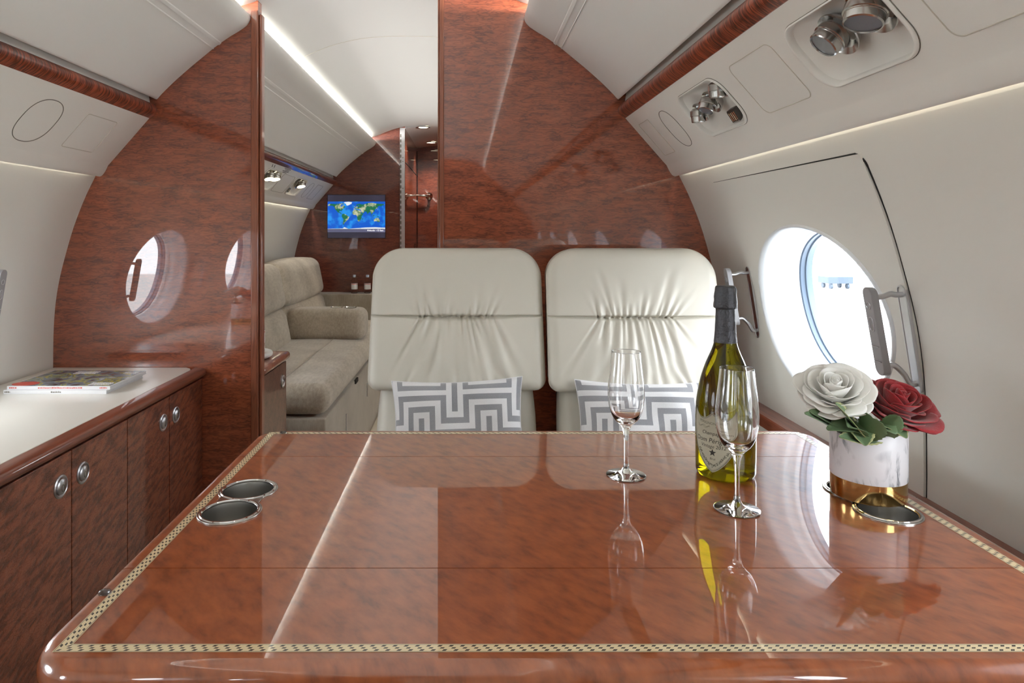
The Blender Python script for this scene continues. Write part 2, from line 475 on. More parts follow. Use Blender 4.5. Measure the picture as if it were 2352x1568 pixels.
M['screendark'] = emis_noise('screen_dark', srgb(50, 48, 62), srgb(60, 58, 74), 4, .45)
M['screengrey'] = emis_noise('screen_band', srgb(92, 92, 118), srgb(120, 120, 150), 6, .45)
M['screentext'] = plain('screen_text', srgb(245, 245, 250), emis=.5)

# ------------------------------------------------------------------ cabin cross-section
CX = -0.262
FZ = -.14             # floor level below the seat plinth datum
def X(side, u): return CX + side * u
YB = 2.23            # forward divider
YF = 5.3             # far divider
YA = -3.35           # aft wall
CAM = Vector((0, 0, 1.10))
def at(px, py, Y):
    """point at depth Y seen at this pixel of the photograph"""
    return Vector(((px - 1072) / 1550 * Y, Y, 1.10 - (py - 535) / 1550 * Y))

WALLP = [(.995, 1.335), (.958, 1.305), (.966, 1.285), (1.0, 1.215), (1.036, 1.122), (1.063, 1.03), (1.082, .955), (1.095, .88), (1.102, .80), (1.1045, .70), (1.103, .58), (1.09, .38), (1.065, .18), (1.03, 0), (.985, -.16)]
prof = [Vector(p) for p in WALLP[:2]] + catmull([Vector(p) for p in WALLP[2:]], 6)
cum = [0]
for a, b in zip(prof, prof[1:]): cum.append(cum[-1] + (b - a).length)
SL = cum[-1]
def S(s):
    s = max(0, min(SL, s))
    for i in range(len(cum) - 1):
        if s <= cum[i + 1] + 1e-9:
            t = (s - cum[i]) / (cum[i + 1] - cum[i]); return prof[i].lerp(prof[i + 1], t)
    return prof[-1]
def S_of_z(z):
    lo, hi = cum[2], SL
    for _ in range(40):
        m = (lo + hi) / 2
        if S(m).y > z: lo = m
        else: hi = m
    return lo
def NRM(s):
    """unit vector pointing out of the cabin in (u,z)"""
    d = S(s + .01) - S(s - .01)
    n = Vector((-d.y, d.x)).normalized()
    return n if n.x > 0 else -n
def SP(side, y, s, k=0):
    p = S(s)
    if k: p = p + NRM(s) * k
    return Vector((X(side, p.x), y, p.y))
SC = S_of_z(.915)
WA, WBv = .285, .208

def wall_patch(mb, side, yc, y0, y1, s0, s1, hole=True, k=0, n=20, nr=9, f=1.0):
    """wall skin round one oval window, between two stations"""
    bd = []
    ys = lambda t: y0 + (y1 - y0) * t
    ss = lambda t: s0 + (s1 - s0) * t
    for i in range(n): bd.append((ys(i / n), s0))
    for i in range(n): bd.append((y1, ss(i / n)))
    for i in range(n): bd.append((ys(1 - i / n), s1))
    for i in range(n): bd.append((y0, ss(1 - i / n)))
    rings = []
    for j in range(nr + 1):
        t = (j / nr) ** 1.3
        ring = []
        for (by, bs) in bd:
            a = math.atan2((bs - SC) / WBv, (by - yc) / WA)
            ey, es = yc + WA * f * math.cos(a), SC + WBv * f * math.sin(a)
            ring.append(SP(side, ey * (1 - t) + by * t, es * (1 - t) + bs * t, k))
        rings.append(ring)
    N_ = len(bd)
    b = len(mb.v)
    for r in rings: mb.v += r
    for j in range(nr):
        for i in range(N_):
            q = (i + 1) % N_
            mb.f.append((b + j * N_ + i, b + j * N_ + q, b + (j + 1) * N_ + q, b + (j + 1) * N_ + i)); mb.m.append(0)
    return rings

def make_window(idx, side, yc):
    def ring(f, k, n=72):
        return [SP(side, yc + WA * f * math.cos(2 * PI * i / n), SC + WBv * f * math.sin(2 * PI * i / n), k) for i in range(n)]
    def loft(specs):
        mb = MB(); n = 72
        for f, k in specs: mb.v += ring(f, k)
        for j in range(len(specs) - 1):
            for i in range(n):
                q = (i + 1) % n
                mb.f.append((j * n + i, j * n + q, (j + 1) * n + q, (j + 1) * n + i)); mb.m.append(0)
        return mb
    w = loft([(1.035, .003), (1.03, -.004), (1.015, -.009), (.995, -.008), (.975, .004), (.955, .018), (.93, .032), (.905, .042), (.90, .045)]).build('window_%d' % idx, M['reveal'], kind='structure', fixn=False, smooth=60)
    loft([(.90, .045), (.895, .05), (.885, .058), (.87, .066), (.855, .070), (.85, .082)]).build('inner_ring', M['reveal'], w, fixn=False, smooth=60)
    loft([(.85, .082), (.835, .084), (.83, .094), (.815, .096), (.81, .112)]).build('gasket', M['bluegasket'], w, fixn=False, smooth=30)
    mb = MB(); rr = [ring(f, .100) for f in (.812, .6, .4, .2)]
    for r in rr: mb.v += r
    c = len(mb.v); mb.v.append(SP(side, yc, SC, .1))
    for j in range(3):
        for i in range(72):
            q = (i + 1) % 72
            mb.f.append((j * 72 + i, j * 72 + q, (j + 1) * 72 + q, (j + 1) * 72 + i)); mb.m.append(0)
    for i in range(72): mb.f.append((216 + i, 216 + (i + 1) % 72, c)); mb.m.append(0)
    mb.build('pane', M['pane'], w, fixn=False, smooth=180)

# walls with their oval window openings
widx = 0
for side, off, name in ((-1, 1.51, 'wall_left'), (1, 1.59, 'wall_right')):
    mb = MB()
    cs = [off + 1.1 * k for k in range(2, -5, -1)]  # foremost right window is out of view, kept for the light it gives
    for c in cs:
        wall_patch(mb, side, c, c - .55, c + .55, cum[2], SL, n=36)
        widx += 1
        if not (side == -1 and abs(c - (off + 2.2)) < .01):
            make_window(widx, side, c)
        else:
            # blanked position behind the sofa
            m2 = MB(); m2.v = [SP(side, c + WA * 1.03 * math.cos(2 * PI * i / 48), SC + WBv * 1.03 * math.sin(2 * PI * i / 48), .002) for i in range(48)]
            m2.v.append(SP(side, c, SC, 0)); m2.f = [(i, (i + 1) % 48, 48) for i in range(48)]; m2.m = [0] * 48
            mb.add(m2.v, m2.f)
    mb.grid(lambda a, b: SP(side, cs[-1] - .55 + (cs[0] - cs[-1] + 1.1) * a, cum[2] * b), 4, 6)
    ytop, ybot = cs[0] + .55, cs[-1] - .55
    mb.grid(lambda a, b: SP(side, ytop + (YF + .1 - ytop) * a, SL * b), 6, 60)
    mb.build(name, M['cream'], kind='structure', fixn=False, smooth=50)
YMIN = min(1.51, 1.59) - 4.4 - .55

# ceiling and outer hull above the linings
CEILP = [(0, 1.952), (.1, 1.95), (.2, 1.94), (.3, 1.918), (.38, 1.89), (.44, 1.864), (.50, 1.846), (.56, 1.838)]
HULL = catmull([Vector(p) for p in CEILP], 4) + [Vector((.70, 1.80)), Vector((.86, 1.64)), Vector((.95, 1.48)), Vector((.99, 1.37)), Vector((.997, 1.325))]
full = [(-p.x, p.y) for p in HULL[::-1]] + [(p.x, p.y) for p in HULL[1:]]
mb = MB(); mb.grid(lambda a, b: (CX + full[round(a * (len(full) - 1))][0], YMIN + (YF + .1 - YMIN) * b, full[round(a * (len(full) - 1))][1]), len(full) - 1, 4)
mb.build('ceiling', M['ceil'], kind='structure', smooth=50, fixn=False)
mb = MB()
for yy in (2.92, 1.3):
    mb.tube([(CX + u, yy, z - .0004) for (u, z) in full if abs(u) < .45], .0012, 6)
mb.build('trim_1', M['seamlight'], kind='structure')
mb = MB().box(CX - 1.25, CX + 1.25, YMIN, 6.8, FZ - .05, FZ); mb.build('floor', M['carpet'], kind='structure', smooth=0)

# cross-section outline for the dividers (u>=0 side, bottom to top)
side_out = [(S(SL * t).x + .012, S(SL * t).y) for t in [1 - i / 30 for i in range(30)]] + [(1.002, 1.34)] + [(p.x + .01, p.y + .005) for p in HULL[::-1]]
def divider_poly(side, u_in):
    """outline of one half divider from the wall to |u| = u_in (signed on this side)"""
    pts = []
    prev = None
    for u, z in side_out:
        if u < u_in:
            pu, pz = prev
            t = (pu - u_in) / (pu - u)
            pts.append((u_in, pz + (z - pz) * t)); break
        pts.append((u, z)); prev = (u, z)
    else:
        # crosses the centreline: continue on the other side
        pass
    pts.append((u_in, FZ))
    return [(X(side, u), z) for u, z in pts]
OPL, OPR = -.690, -.086           # opening between the dividers (X)
pl = divider_poly(-1, CX - OPL)
MB().prism(pl, lambda p: (p[0], YB, p[1]), lambda p: (p[0], YB + .04, p[1])).build('wall_front_left', M['bulk'], kind='structure', smooth=0)
pr = divider_poly(1, OPR - CX)
MB().prism(pr, lambda p: (p[0], YB, p[1]), lambda p: (p[0], YB + .04, p[1])).build('wall_front_right', M['bulk'], kind='structure', smooth=0)
# mouldings on the edges of the opening
mb = MB()
mb.box(OPL - .022, OPL + .002, YB - .008, YB + .048, FZ, 1.835)
mb.box(OPL + .002, OPL + .012, YB + .004, YB + .036, FZ, 1.825)
mb.build('trim_2', M['edge'], kind='structure', bevel=.004)
mb = MB()
mb.box(OPR - .004, OPR + .011, YB - .006, YB + .046, FZ, 1.93)
mb.box(OPR - .010, OPR - .004, YB + .004, YB + .036, FZ, 1.93)
mb.build('trim_3', M['edge'], kind='structure', bevel=.003)

# aft wall, far dividers and the vestibule beyond
both = [(X(-1, u), z) for u, z in side_out] + [(X(1, u), z) for u, z in side_out[::-1]]
MB().prism(both, lambda p: (p[0], YA, p[1]), lambda p: (p[0], YA - .04, p[1])).build('wall_back', M['bulk'], kind='structure', smooth=0)
VL, VR = -.484, .08
pl = divider_poly(-1, CX - VL)
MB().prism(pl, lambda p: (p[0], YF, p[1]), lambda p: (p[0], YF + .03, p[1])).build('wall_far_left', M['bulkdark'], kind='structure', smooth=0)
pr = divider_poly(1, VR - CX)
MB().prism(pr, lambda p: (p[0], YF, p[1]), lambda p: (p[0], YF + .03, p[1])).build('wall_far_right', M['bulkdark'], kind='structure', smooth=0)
mb = MB().box(VL - .04, VL - .002, YF - .012, YF + .005, FZ, 1.925)
o = mb.build('trim_4', M['satin'], kind='structure', bevel=.002)
mb = MB()
for i in range(46):
    mb.box(VL - .038, VL - .028, YF - .0135, YF - .011, .05 + i * .04, .05 + i * .04 + .024)
for z in (1.66, 1.45, 1.69): mb.lathe([(.004, 0), (.004, .003)], (VL - .016, YF - .012, z), 12, (0, -1, 0))
mb.build('perforation', M['seam'], o)
YV = 6.6
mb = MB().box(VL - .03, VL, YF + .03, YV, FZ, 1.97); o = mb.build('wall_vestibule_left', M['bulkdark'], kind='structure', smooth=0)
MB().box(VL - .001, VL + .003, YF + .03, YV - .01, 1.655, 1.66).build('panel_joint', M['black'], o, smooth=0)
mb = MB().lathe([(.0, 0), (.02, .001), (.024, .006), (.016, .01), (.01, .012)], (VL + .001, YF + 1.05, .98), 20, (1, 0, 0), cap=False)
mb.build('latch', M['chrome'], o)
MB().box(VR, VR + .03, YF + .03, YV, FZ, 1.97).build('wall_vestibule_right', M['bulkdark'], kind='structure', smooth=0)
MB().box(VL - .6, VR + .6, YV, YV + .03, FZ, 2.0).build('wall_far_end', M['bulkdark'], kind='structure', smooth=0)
mb = MB(); mb.grid(lambda a, b: (VL - .03 + (VR - VL + .06) * a, YF + .02 + (YV - YF) * b, 1.952 - .05 * (2 * abs(a - .42)) ** 2), 16, 2)
mb.build('ceiling_vestibule', M['ceil'], kind='structure', fixn=False)
d = thing('door_1', None, None, (-.30, YV, FZ), kind='structure')
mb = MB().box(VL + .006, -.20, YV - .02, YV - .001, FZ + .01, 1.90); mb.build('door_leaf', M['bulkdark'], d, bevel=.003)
mb = MB().box(-.285, -.275, YV - .026, YV - .018, 0, 1.62).box(-.285, -.20, YV - .026, YV - .018, 1.61, 1.62); mb.build('door_frame_line', M['black'], d)
h = MB().lathe([(0, 0), (.03, .001), (.034, .006), (.02, .016), (.013, .02)], (-.365, YV - .02, 1.46), 24, (0, -1, 0), cap=False)
h.tube([(-.365, YV - .035, 1.46), (-.365, YV - .075, 1.46), (-.38, YV - .085, 1.46), (-.46, YV - .085, 1.463), (-.505, YV - .08, 1.466)], [.012, .012, .012, .010, .009], 12)
h.build('door_handle', M['chrome'], d)
for px, py, lab in ((972, 292, 'lit round downlight in the ceiling just beyond the far divider'), (990, 327, 'lit round downlight in the ceiling near the far cabin door')):
    z = 1.944
    Y = (z - 1.10) / (535 - py) * 1550
    x = (px - 1072) / 1550 * Y
    t = thing('downlight', lab, 'ceiling light', (x, Y, z), group='vestibule downlights')
    MB().lathe([(.040, .004), (.052, .003), (.055, -.004), (.050, -.007), (.042, -.003)], (x, Y, z), 28, cap=False).build('bezel', M['satin'], t)
    MB().lathe([(.0, -.001), (.041, -.001)], (x, Y, z), 28, cap=False).build('lens', M['lampon'], t)
    ld = bpy.data.lights.new('downlight_lamp', 'SPOT'); ld.energy = 14; ld.color = (1, .86, .66); ld.spot_size = R(120); ld.spot_blend = .8; ld.shadow_soft_size = .035
    lo = bpy.data.objects.new('downlight_lamp', ld); COL.objects.link(lo); lo.location = (x, Y, z - .02)

# ------------------------------------------------------------------ overhead linings, rails and service panels
binc = catmull([Vector(p) for p in [(.472, 1.829), (.457, 1.823), (.452, 1.806), (.463, 1.786), (.487, 1.768), (.520, 1.748), (.548, 1.729)]], 5)
binr = [Vector(p) for p in [(.549, 1.7255), (.556, 1.7195), (.5565, 1.7225), (.573, 1.7105), (.5735, 1.7065)]]
bin2 = catmull([Vector(p) for p in [(.575, 1.709), (.61, 1.680), (.65, 1.647), (.70, 1.603), (.74, 1.564), (.759, 1.543)]], 5)
BINP = binc + binr + bin2 + [Vector(p) for p in [(.763, 1.541), (.768, 1.545), (.80, 1.60), (.78, 1.70), (.68, 1.77), (.60, 1.795), (.50, 1.812)]]
RAILP = catmull([Vector(p) for p in [(.800, 1.531), (.783, 1.530), (.767, 1.521), (.760, 1.506), (.766, 1.492), (.784, 1.479)]], 4) + [Vector((.80, 1.479))]
UP0, ZP0, UP1, ZP1 = .785, 1.480, .955, 1.285
PDU, PDZ = UP1 - UP0, ZP1 - ZP0
PSUP = [Vector((UP0, ZP0)), Vector((UP0 + PDU * .25, ZP0 + PDZ * .25)), Vector((UP0 + PDU * .5, ZP0 + PDZ * .5)), Vector((UP0 + PDU * .75, ZP0 + PDZ * .75))] + \
    catmull([Vector(p) for p in [(.922, 1.3235), (.931, 1.305), (.941, 1.291), (.950, 1.2865)]], 4)[0:] + [Vector((.954, 1.29)), Vector((.953, 1.31)), Vector((.93, 1.40)), Vector((.87, 1.475)), Vector((.80, 1.4785))]
def PP(side, y, t, k=0):
    """point on the service panel: t 0 at the rail .. 1 at the lower edge, k metres into the cabin"""
    n = Vector((PDZ, -PDU)).normalized()          # points down-inboard
    if n.y > 0: n = -n
    p = Vector((UP0 + PDU * t, ZP0 + PDZ * t)) + n * k
    return Vector((X(side, p.x), y, p.y))
PL_ = math.hypot(PDU, PDZ)

def sweep(poly, side, y0, y1):
    return MB().prism([tuple(p) for p in poly], lambda p: (X(side, p[0]), y0, p[1]), lambda p: (X(side, p[0]), y1, p[1]))
SLIV = [Vector(p) for p in [(.784, 1.531), (.789, 1.531), (.794, 1.575), (.790, 1.575)]]
sections = [(-1, YA, YB, 'aft'), (1, YA, YB, 'aft'), (-1, YB + .04, YF, 'fwd'), (1, YB + .04, YF, 'fwd')]
names = {(-1, 'aft'): 'left side above the credenza', (1, 'aft'): 'right side above the table and oval window',
         (-1, 'fwd'): 'left side of the forward cabin above the sofa', (1, 'fwd'): 'right side of the forward cabin'}
PANEL = {}
for side, y0, y1, k in sections:
    nm = names[(side, k)]
    e = .0015
    sweep(BINP, side, y0 + e, y1 - e).build('overhead_bin', M['bin'], smooth=30, label='cream curved overhead storage lining along the ' + nm, cat='overhead bin')
    sweep(SLIV, side, y0 + e, y1 - e).build('filler_strip', M['cream'], smooth=30, label='narrow cream filler strip, ' + nm, cat='trim strip')
    sweep(RAILP, side, y0 + e, y1 - e).build('wood_rail', M['rail'] if k == 'aft' else M['bulkdark'], smooth=30, label='glossy figured wood rail running along the ' + nm, cat='wood rail')
    PANEL[(side, k)] = sweep(PSUP, side, y0 + e, y1 - e).build('service_panel', M['psu'], smooth=30, label='cream sloping service panel, ' + nm, cat='service panel')

def panel_path(side, pts, k=.0003):
    return [PP(side, y, t, k) for y, t in pts]
def seam_rect(panel, side, y0, y1, t0, t1, r=.018, rad=.0010, mat='seamlight', oval=False):
    L_ = PL_
    if oval:
        pts = []
        for i in range(56):
            a = 2 * PI * i / 56
            ca, sa = math.cos(a), math.sin(a)
            pts.append(((y0 + y1) / 2 + (y1 - y0) / 2 * abs(ca) ** .9 * (1 if ca > 0 else -1), (t0 + t1) / 2 + (t1 - t0) / 2 * abs(sa) ** .75 * (1 if sa > 0 else -1)))
    else:
        pts = [(a, b / L_) for a, b in rrect(y0, y1, t0 * L_, t1 * L_, r)]
    mb = MB().tube(panel_path(side, pts), rad, 6, closed=True)
    mb.build('access_cover', M[mat], panel)

def eyeball(mb, lens, p, axis, r=.021, on=False):
    """swivel reading lamp: flange, barrel with a groove and a lens"""
    ax = Vector(axis).normalized()
    mb.lathe([(r * .72, -.010), (r * 1.05, -.004), (r * 1.08, .009), (r * 1.0, .010), (r * 1.0, .0118), (r * .98, .0122), (r * .96, .0235), (r * .88, .025), (r * .86, .0228)], p, 32, ax, cap=False)
    lens.lathe([(.0001, .0222), (r * .87, .0222)], p, 32, ax, cap=False)

def recess(side, k, yc, hy, t0, t1, lamps, plate=None, lit=False, r=.045):
    panel = PANEL[(side, k)]
    n = 44
    base = [(a, b / PL_) for a, b in rrect(yc - hy, yc + hy, t0 * PL_, t1 * PL_, r, 11)]
    tc = (t0 + t1) / 2
    def ringp(f, kk, sh=0):
        return [PP(side, yc + (y - yc) * f, tc + (t - tc) * f + sh, kk) for y, t in base]
    # cutter: bowl-shaped plug
    cut = MB(); specs = [(1.0, .004), (1.0, -.002), (.95, -.008), (.86, -.016), (.70, -.024), (.45, -.029), (.12, -.030)]
    N_ = len(base)
    for f, kk in specs: cut.v += ringp(f, kk)
    for j in range(len(specs) - 1):
        for i in range(N_):
            q = (i + 1) % N_
            cut.f.append((j * N_ + i, j * N_ + q, (j + 1) * N_ + q, (j + 1) * N_ + i)); cut.m.append(0)
    cut.f.append(tuple(range(N_))); cut.m.append(0)
    e = (len(specs) - 1) * N_
    cut.f.append(tuple(range(e, e + N_))[::-1]); cut.m.append(0)
    apply_bool(panel, cut)
    rim = MB(); sp = [(1.035, .0), (1.03, .003), (1.0, .0045), (.975, .003), (.955, -.004), (.95, -.0085)]
    for f, kk in sp: rim.v += ringp(f, kk)
    for j in range(len(sp) - 1):
        for i in range(N_):
            q = (i + 1) % N_
            rim.f.append((j * N_ + i, j * N_ + q, (j + 1) * N_ + q, (j + 1) * N_ + i)); rim.m.append(0)
    rim.build('recess_rim', M['psu'], panel, smooth=60)
    MB().tube(ringp(1.036, .0004), .0009, 6, closed=True).build('rim_joint', M['seam'], panel)
    for (y, t, axis, rr) in lamps:
        p = PP(side, y, t, .0)
        bd = MB(); ln = MB()
        # oval socket behind the lamp
        nrm = PP(side, y, t, 1) - p
        bd.lathe([(rr * 1.0, -.028), (rr * 1.30, -.020), (rr * 1.50, -.012), (rr * 1.53, -.010), (rr * 1.50, -.008), (rr * 1.15, -.014)], p, 32, nrm, cap=False)
        eyeball(bd, ln, p - Vector((0, 0, -.006)), axis, rr)
        lamp = bd.build('reading_lamp', M['steel'], panel)
        ln.build('lamp_lens', M['lampon'] if lit else M['lens'], lamp)
    if plate:
        y, t = plate
        mb = MB()
        q = rrect(-.022, .022, -.017, .017, .005, 4)
        sk = lambda a, b: (y + a + b * .35, t + b / PL_)
        mb.prism(q, lambda p: PP(side, *sk(*p), -.022), lambda p: PP(side, *sk(*p), -.008))
        pt = mb.build('button_plate', M['darkmetal'], panel, bevel=.001)
        mb = MB()
        for a in (-.013, -.004, .005, .014):
            mb.tube([PP(side, *sk(a - .002, -.011), -.0075), PP(side, *sk(a - .002, .011), -.0075)], .0014, 6)
        mb.tube([PP(side, *sk(-.019, .0145), -.0075), PP(side, *sk(.019, .0145), -.0075)], .0012, 6)
        mb.build('button', M['chrome'], pt)

down = Vector((-.28, -.12, -1))
recess(1, 'aft', 1.64, .137, .15, .66, [(1.725, .40, (.1, .05, -1), .018), (1.63, .36, (-.35, -.15, -.9), .020), (1.535, .27, (.1, .1, -1), .019)], plate=(1.585, .57))
recess(1, 'aft', 1.055, .130, .15, .66, [(1.075, .36, (-.75, .05, -.8), .0255), (.975, .32, (-.30, -.15, -1), .028)])
recess(1, 'aft', .35, .130, .15, .66, [(.40, .34, (-.25, -.35, -1), .024), (.30, .32, (-.25, -.2, -1), .025)])
seam_rect(PANEL[(1, 'aft')], 1, 1.235, 1.425, .16, .66)
seam_rect(PANEL[(1, 'aft')], 1, 1.875, 1.975, .17, .67, mat='seam', oval=True)
seam_rect(PANEL[(1, 'aft')], 1, 2.06, 2.165, .17, .67, r=.004)
seam_rect(PANEL[(1, 'aft')], 1, .66, .875, .13, .66)
seam_rect(PANEL[(-1, 'aft')], -1, 1.700, 1.835, .17, .71, mat='seam', oval=True, rad=.0012)
seam_rect(PANEL[(-1, 'aft')], -1, 1.93, 2.09, .20, .67, r=.008)
recess(-1, 'aft', 1.0, .130, .15, .66, [(1.04, .34, (.25, -.35, -1), .024), (.94, .32, (.25, -.2, -1), .025)])
recess(-1, 'fwd', 3.80, .15, .15, .66, [(3.86, .30, (.25, -.3, -1), .030), (3.76, .33, (.25, -.3, -1), .030)], plate=(3.73, .56), lit=True)
recess(-1, 'fwd', 4.42, .15, .15, .66, [(4.46, .30, (.25, -.3, -1), .030)], plate=(4.36, .56), lit=True)
seam_rect(PANEL[(-1, 'fwd')], -1, 3.98, 4.24, .16, .66, mat='seam', rad=.0008)
seam_rect(PANEL[(-1, 'fwd')], -1, 4.68, 4.80, .16, .66, mat='seam', oval=True, rad=.0008)
seam_rect(PANEL[(-1, 'fwd')], -1, 4.88, 5.05, .16, .66, r=.006, mat='seam', rad=.0008)
# small lettering on the forward service panel, too fine to read
mb = MB()
for r_, (a, b) in enumerate(((3.90, 4.02), (3.93, 4.01), (3.90, 4.02), (3.92, 4.00))):
    y = a
    random.seed(r_ + 3)
    while y < b:
        w = random.uniform(.008, .016)
        t0 = .015 + r_ * .035
        mb.add([PP(-1, y, t0, .0006), PP(-1, y + w, t0, .0006), PP(-1, y + w, t0 + .022, .0006), PP(-1, y, t0 + .022, .0006)], [(0, 1, 2, 3)])
        y += w + .005
for y in (3.66, 3.70): mb.add([PP(-1, y, .03, .0006), PP(-1, y + .01, .03, .0006), PP(-1, y + .03, .10, .0006), PP(-1, y + .02, .10, .0006)], [(0, 1, 2, 3)])
mb.build('placard_lettering', M['black'], PANEL[(-1, 'fwd')], smooth=0, fixn=False)

# ------------------------------------------------------------------ emergency exit panel on the right wall
DY0, DY1 = 1.238, 1.985
ds0, ds1 = S_of_z(1.247), S_of_z(.60)
mb = MB()
rings = wall_patch(mb, 1, 1.59, DY0, DY1, ds0, ds1, k=-.0045, f=1.0)
# skirt to the wall
last = rings[-1]
bd = len(mb.v)
n4 = len(last)
inner = []
for p in last: inner.append(p + Vector((.006, 0, .001)))
mb.v += inner
st = bd - n4
for i in range(n4):
    q = (i + 1) % n4
    mb.f.append((st + i, st + q, bd + q, bd + i)); mb.m.append(0)
dr = mb.build('door_2', M['cream'], kind='structure', fixn=False, smooth=50)
pts = [SP(1, DY1 - .01 + (DY0 + .025 - DY1) * i / 20, ds0 - .001, -.0005) for i in range(21)]
for i in range(1, 7):
    a = R(90 * i / 6); pts.append(SP(1, DY0 + .025 - .0275 * math.sin(a), ds0 + .025 - .026 * math.cos(a), -.0005))
pts += [SP(1, DY0 - .0025, ds0 + .03 + (ds1 - ds0 - .03) * i / 24, -.0005) for i in range(25)]
rads = [.0005 + .0011 * (i / 20) for i in range(21)] + [.0024] * 6 + [.0018 - .0010 * min(1, i / 6) for i in range(25)]
MB().tube(pts, rads, 8).build('shadow_gap', M['black'], dr)
MB().tube([SP(1, DY1 + .0015, ds0 + (ds1 - ds0) * i / 24, 0) for i in range(25)], .0007, 6).build('panel_joint', M['seamlight'], dr)

# sidewall grab handles
def grab_handle(side, Y, lab, loc_extra=0):
    s_top, s_bot = S_of_z(1.005), S_of_z(.80)
    base = SP(side, Y, (s_top + s_bot) / 2)
    t = thing('grab_handle', lab, 'handle', base, group=None)
    # recessed oblong backing plate on the wall
    def oblong(hw, sa, sb, k):
        out = []
        for i in range(9):
            a = PI * i / 8; out.append(SP(side, Y + hw * math.cos(a), sa - hw * math.sin(a) + hw, k))
        for i in range(9):
            a = PI + PI * i / 8; out.append(SP(side, Y + hw * math.cos(a), sb - hw * math.sin(a) - hw, k))
        return out
    o1, o2, o3 = oblong(.013, s_top, s_bot, -.001), oblong(.013, s_top, s_bot, -.0065), oblong(.011, s_top + .002, s_bot - .002, -.0068)
    o4 = oblong(.0105, s_top + .0025, s_bot - .0025, -.0052)
    mb = MB(); n = len(o1)
    for o in (o1, o2, o3, o4): mb.v += o
    for j in range(3):
        for i in range(n): mb.f.append((j * n + i, j * n + (i + 1) % n, (j + 1) * n + (i + 1) % n, (j + 1) * n + i)); mb.m.append(0)
    mb.f.append(tuple(range(3 * n, 4 * n))); mb.m.append(0)
    mb.build('backing_plate', M['satin'], t)
    # grey control plate standing off into the cabin, upright
    sa, sb = s_top + .018, s_bot - .022
    top_w, bot_w = SP(side, Y, sa, -.004), SP(side, Y, sb, -.004)
    zt, zb = 1.000, .836
    px = X(side, 0)
    xt, xb = top_w.x - side * .062, bot_w.x - side * .060
    def plate_pt(a, h, d):
        # a across the plate (Y), h 0..1 top..bottom, d depth out of the wall
        f = h
        x = xt + (xb - xt) * f; z = zt + (zb - zt) * f
        return Vector((x - side * d, Y + a, z))
    prof2 = []
    hw = .0135
    H = zt - zb
    q = []
    for i in range(11):
        a = PI * i / 10; q.append((hw * math.cos(a), (hw - hw * math.sin(a)) / H))
    for i in range(11):
        a = PI + PI * i / 10; q.append((hw * math.cos(a), 1 - (hw + hw * math.sin(a)) / H))
    mb = MB().prism(q, lambda p: plate_pt(p[0], p[1], -.006), lambda p: plate_pt(p[0], p[1], .008))
    pl_ = mb.build('control_plate', M['greyplate'], t, bevel=.0015)
    mb = MB()
    def oval(h0, h1, w):
        r_ = []
        for i in range(8): a = PI * i / 7; r_.append(plate_pt(w * math.cos(a), h0 + (w - w * math.sin(a)) / H, .0085))
        for i in range(8): a = PI + PI * i / 7; r_.append(plate_pt(w * math.cos(a), h1 - (w + w * math.sin(a)) / H, .0085))
        return r_
    for q_ in ((.17, .25), (.34, .50)): MB().tube(oval(*q_, .006), .0009, 6, closed=True).build('button_outline', M['satin'], pl_)
    for h in (.67, .84): MB().tube([plate_pt(-.010, h, .0085), plate_pt(.010, h, .0085)], .0010, 6).build('button_line', M['satin'], pl_)
    for (h, w) in ((.115, top_w), (.89, bot_w)):
        p0 = plate_pt(0, h, -.006)
        p1 = w
        pts = catmull([p0, p0 + Vector((side * .014, 0, .001)), p0.lerp(p1, .55) + Vector((0, 0, .003)), p1 + Vector((-side * .014, 0, -.001)), p1], 6)
        MB().tube(pts, .0052, 14).build('bar', M['satin'], t)
    return t
grab_handle(1, 1.250, 'grey and satin metal grab handle in front of the oval window, right of the roses')
grab_handle(1, 1.935, 'satin metal grab handle on the wall between the right armchair and the oval window')
grab_handle(-1, 1.845, 'grey grab handle cut by the left edge of the picture, on the cream wall')
grab_handle(-1, 1.165, 'grey grab handle on the left wall beside the camera')

# ------------------------------------------------------------------ side ledge on the right
mb = MB().prism([(.785, .612), (.787, .616), (.8405, .616), (.8405, .585), (.785, .585)], lambda p: (p[0], YA + .02, p[1]), lambda p: (p[0], YB - .002, p[1]))
lg = mb.build('side_ledge', M['edgeh'], smooth=0, label='narrow brown wood ledge along the foot of the right wall behind the table', cat='ledge')
MB().box(.795, .815, YA + .02, YB - .002, FZ, .584).build('lower_panel', M['cream'], lg, smooth=0, label='cream panel under the ledge')

# ------------------------------------------------------------------ left credenza
CF = -.872
cab_edges = [YA + .05, -2.22, -1.73, -1.24, -.75, -.26, .23, .51, 1.00, 1.245, 1.49, 1.735, 1.98, YB - .002]
edges = [-.49, -.24, .005, .25, .51, .755, 1.00, 1.245, 1.49, 1.735, 1.98, YB - .002]
ctop = .657
mb = MB()
poly = rrect(X(-1, 1.11), CF + .005, -3.2, YB - .002, .02, 4)
mb.prism(poly, lambda p: (p[0], p[1], ctop - .022), lambda p: (p[0], p[1], ctop))
mb = MB()
xi = CF - .022
ptl = [(X(-1, 1.10), -3.2), (X(-1, 1.10), YB - .003), (xi - .03, YB - .003), (xi - .012, YB - .018), (xi, YB - .045), (xi, -3.2)]
mb.prism(ptl, lambda p: (p[0], p[1], ctop - .02), lambda p: (p[0], p[1], ctop))
wt = mb.build('worktop', M['top'], bevel=.003, label='long cream worktop on the left credenza, magazines lying on it', cat='worktop')
mb = MB()
ed = catmull([Vector(p) for p in [(xi - .002, ctop - .001), (CF + .0, ctop - .002), (CF + .011, ctop - .008), (CF + .013, ctop - .018), (CF + .006, ctop - .028), (CF - .002, ctop - .031)]], 4) + [Vector((xi - .002, ctop - .031))]
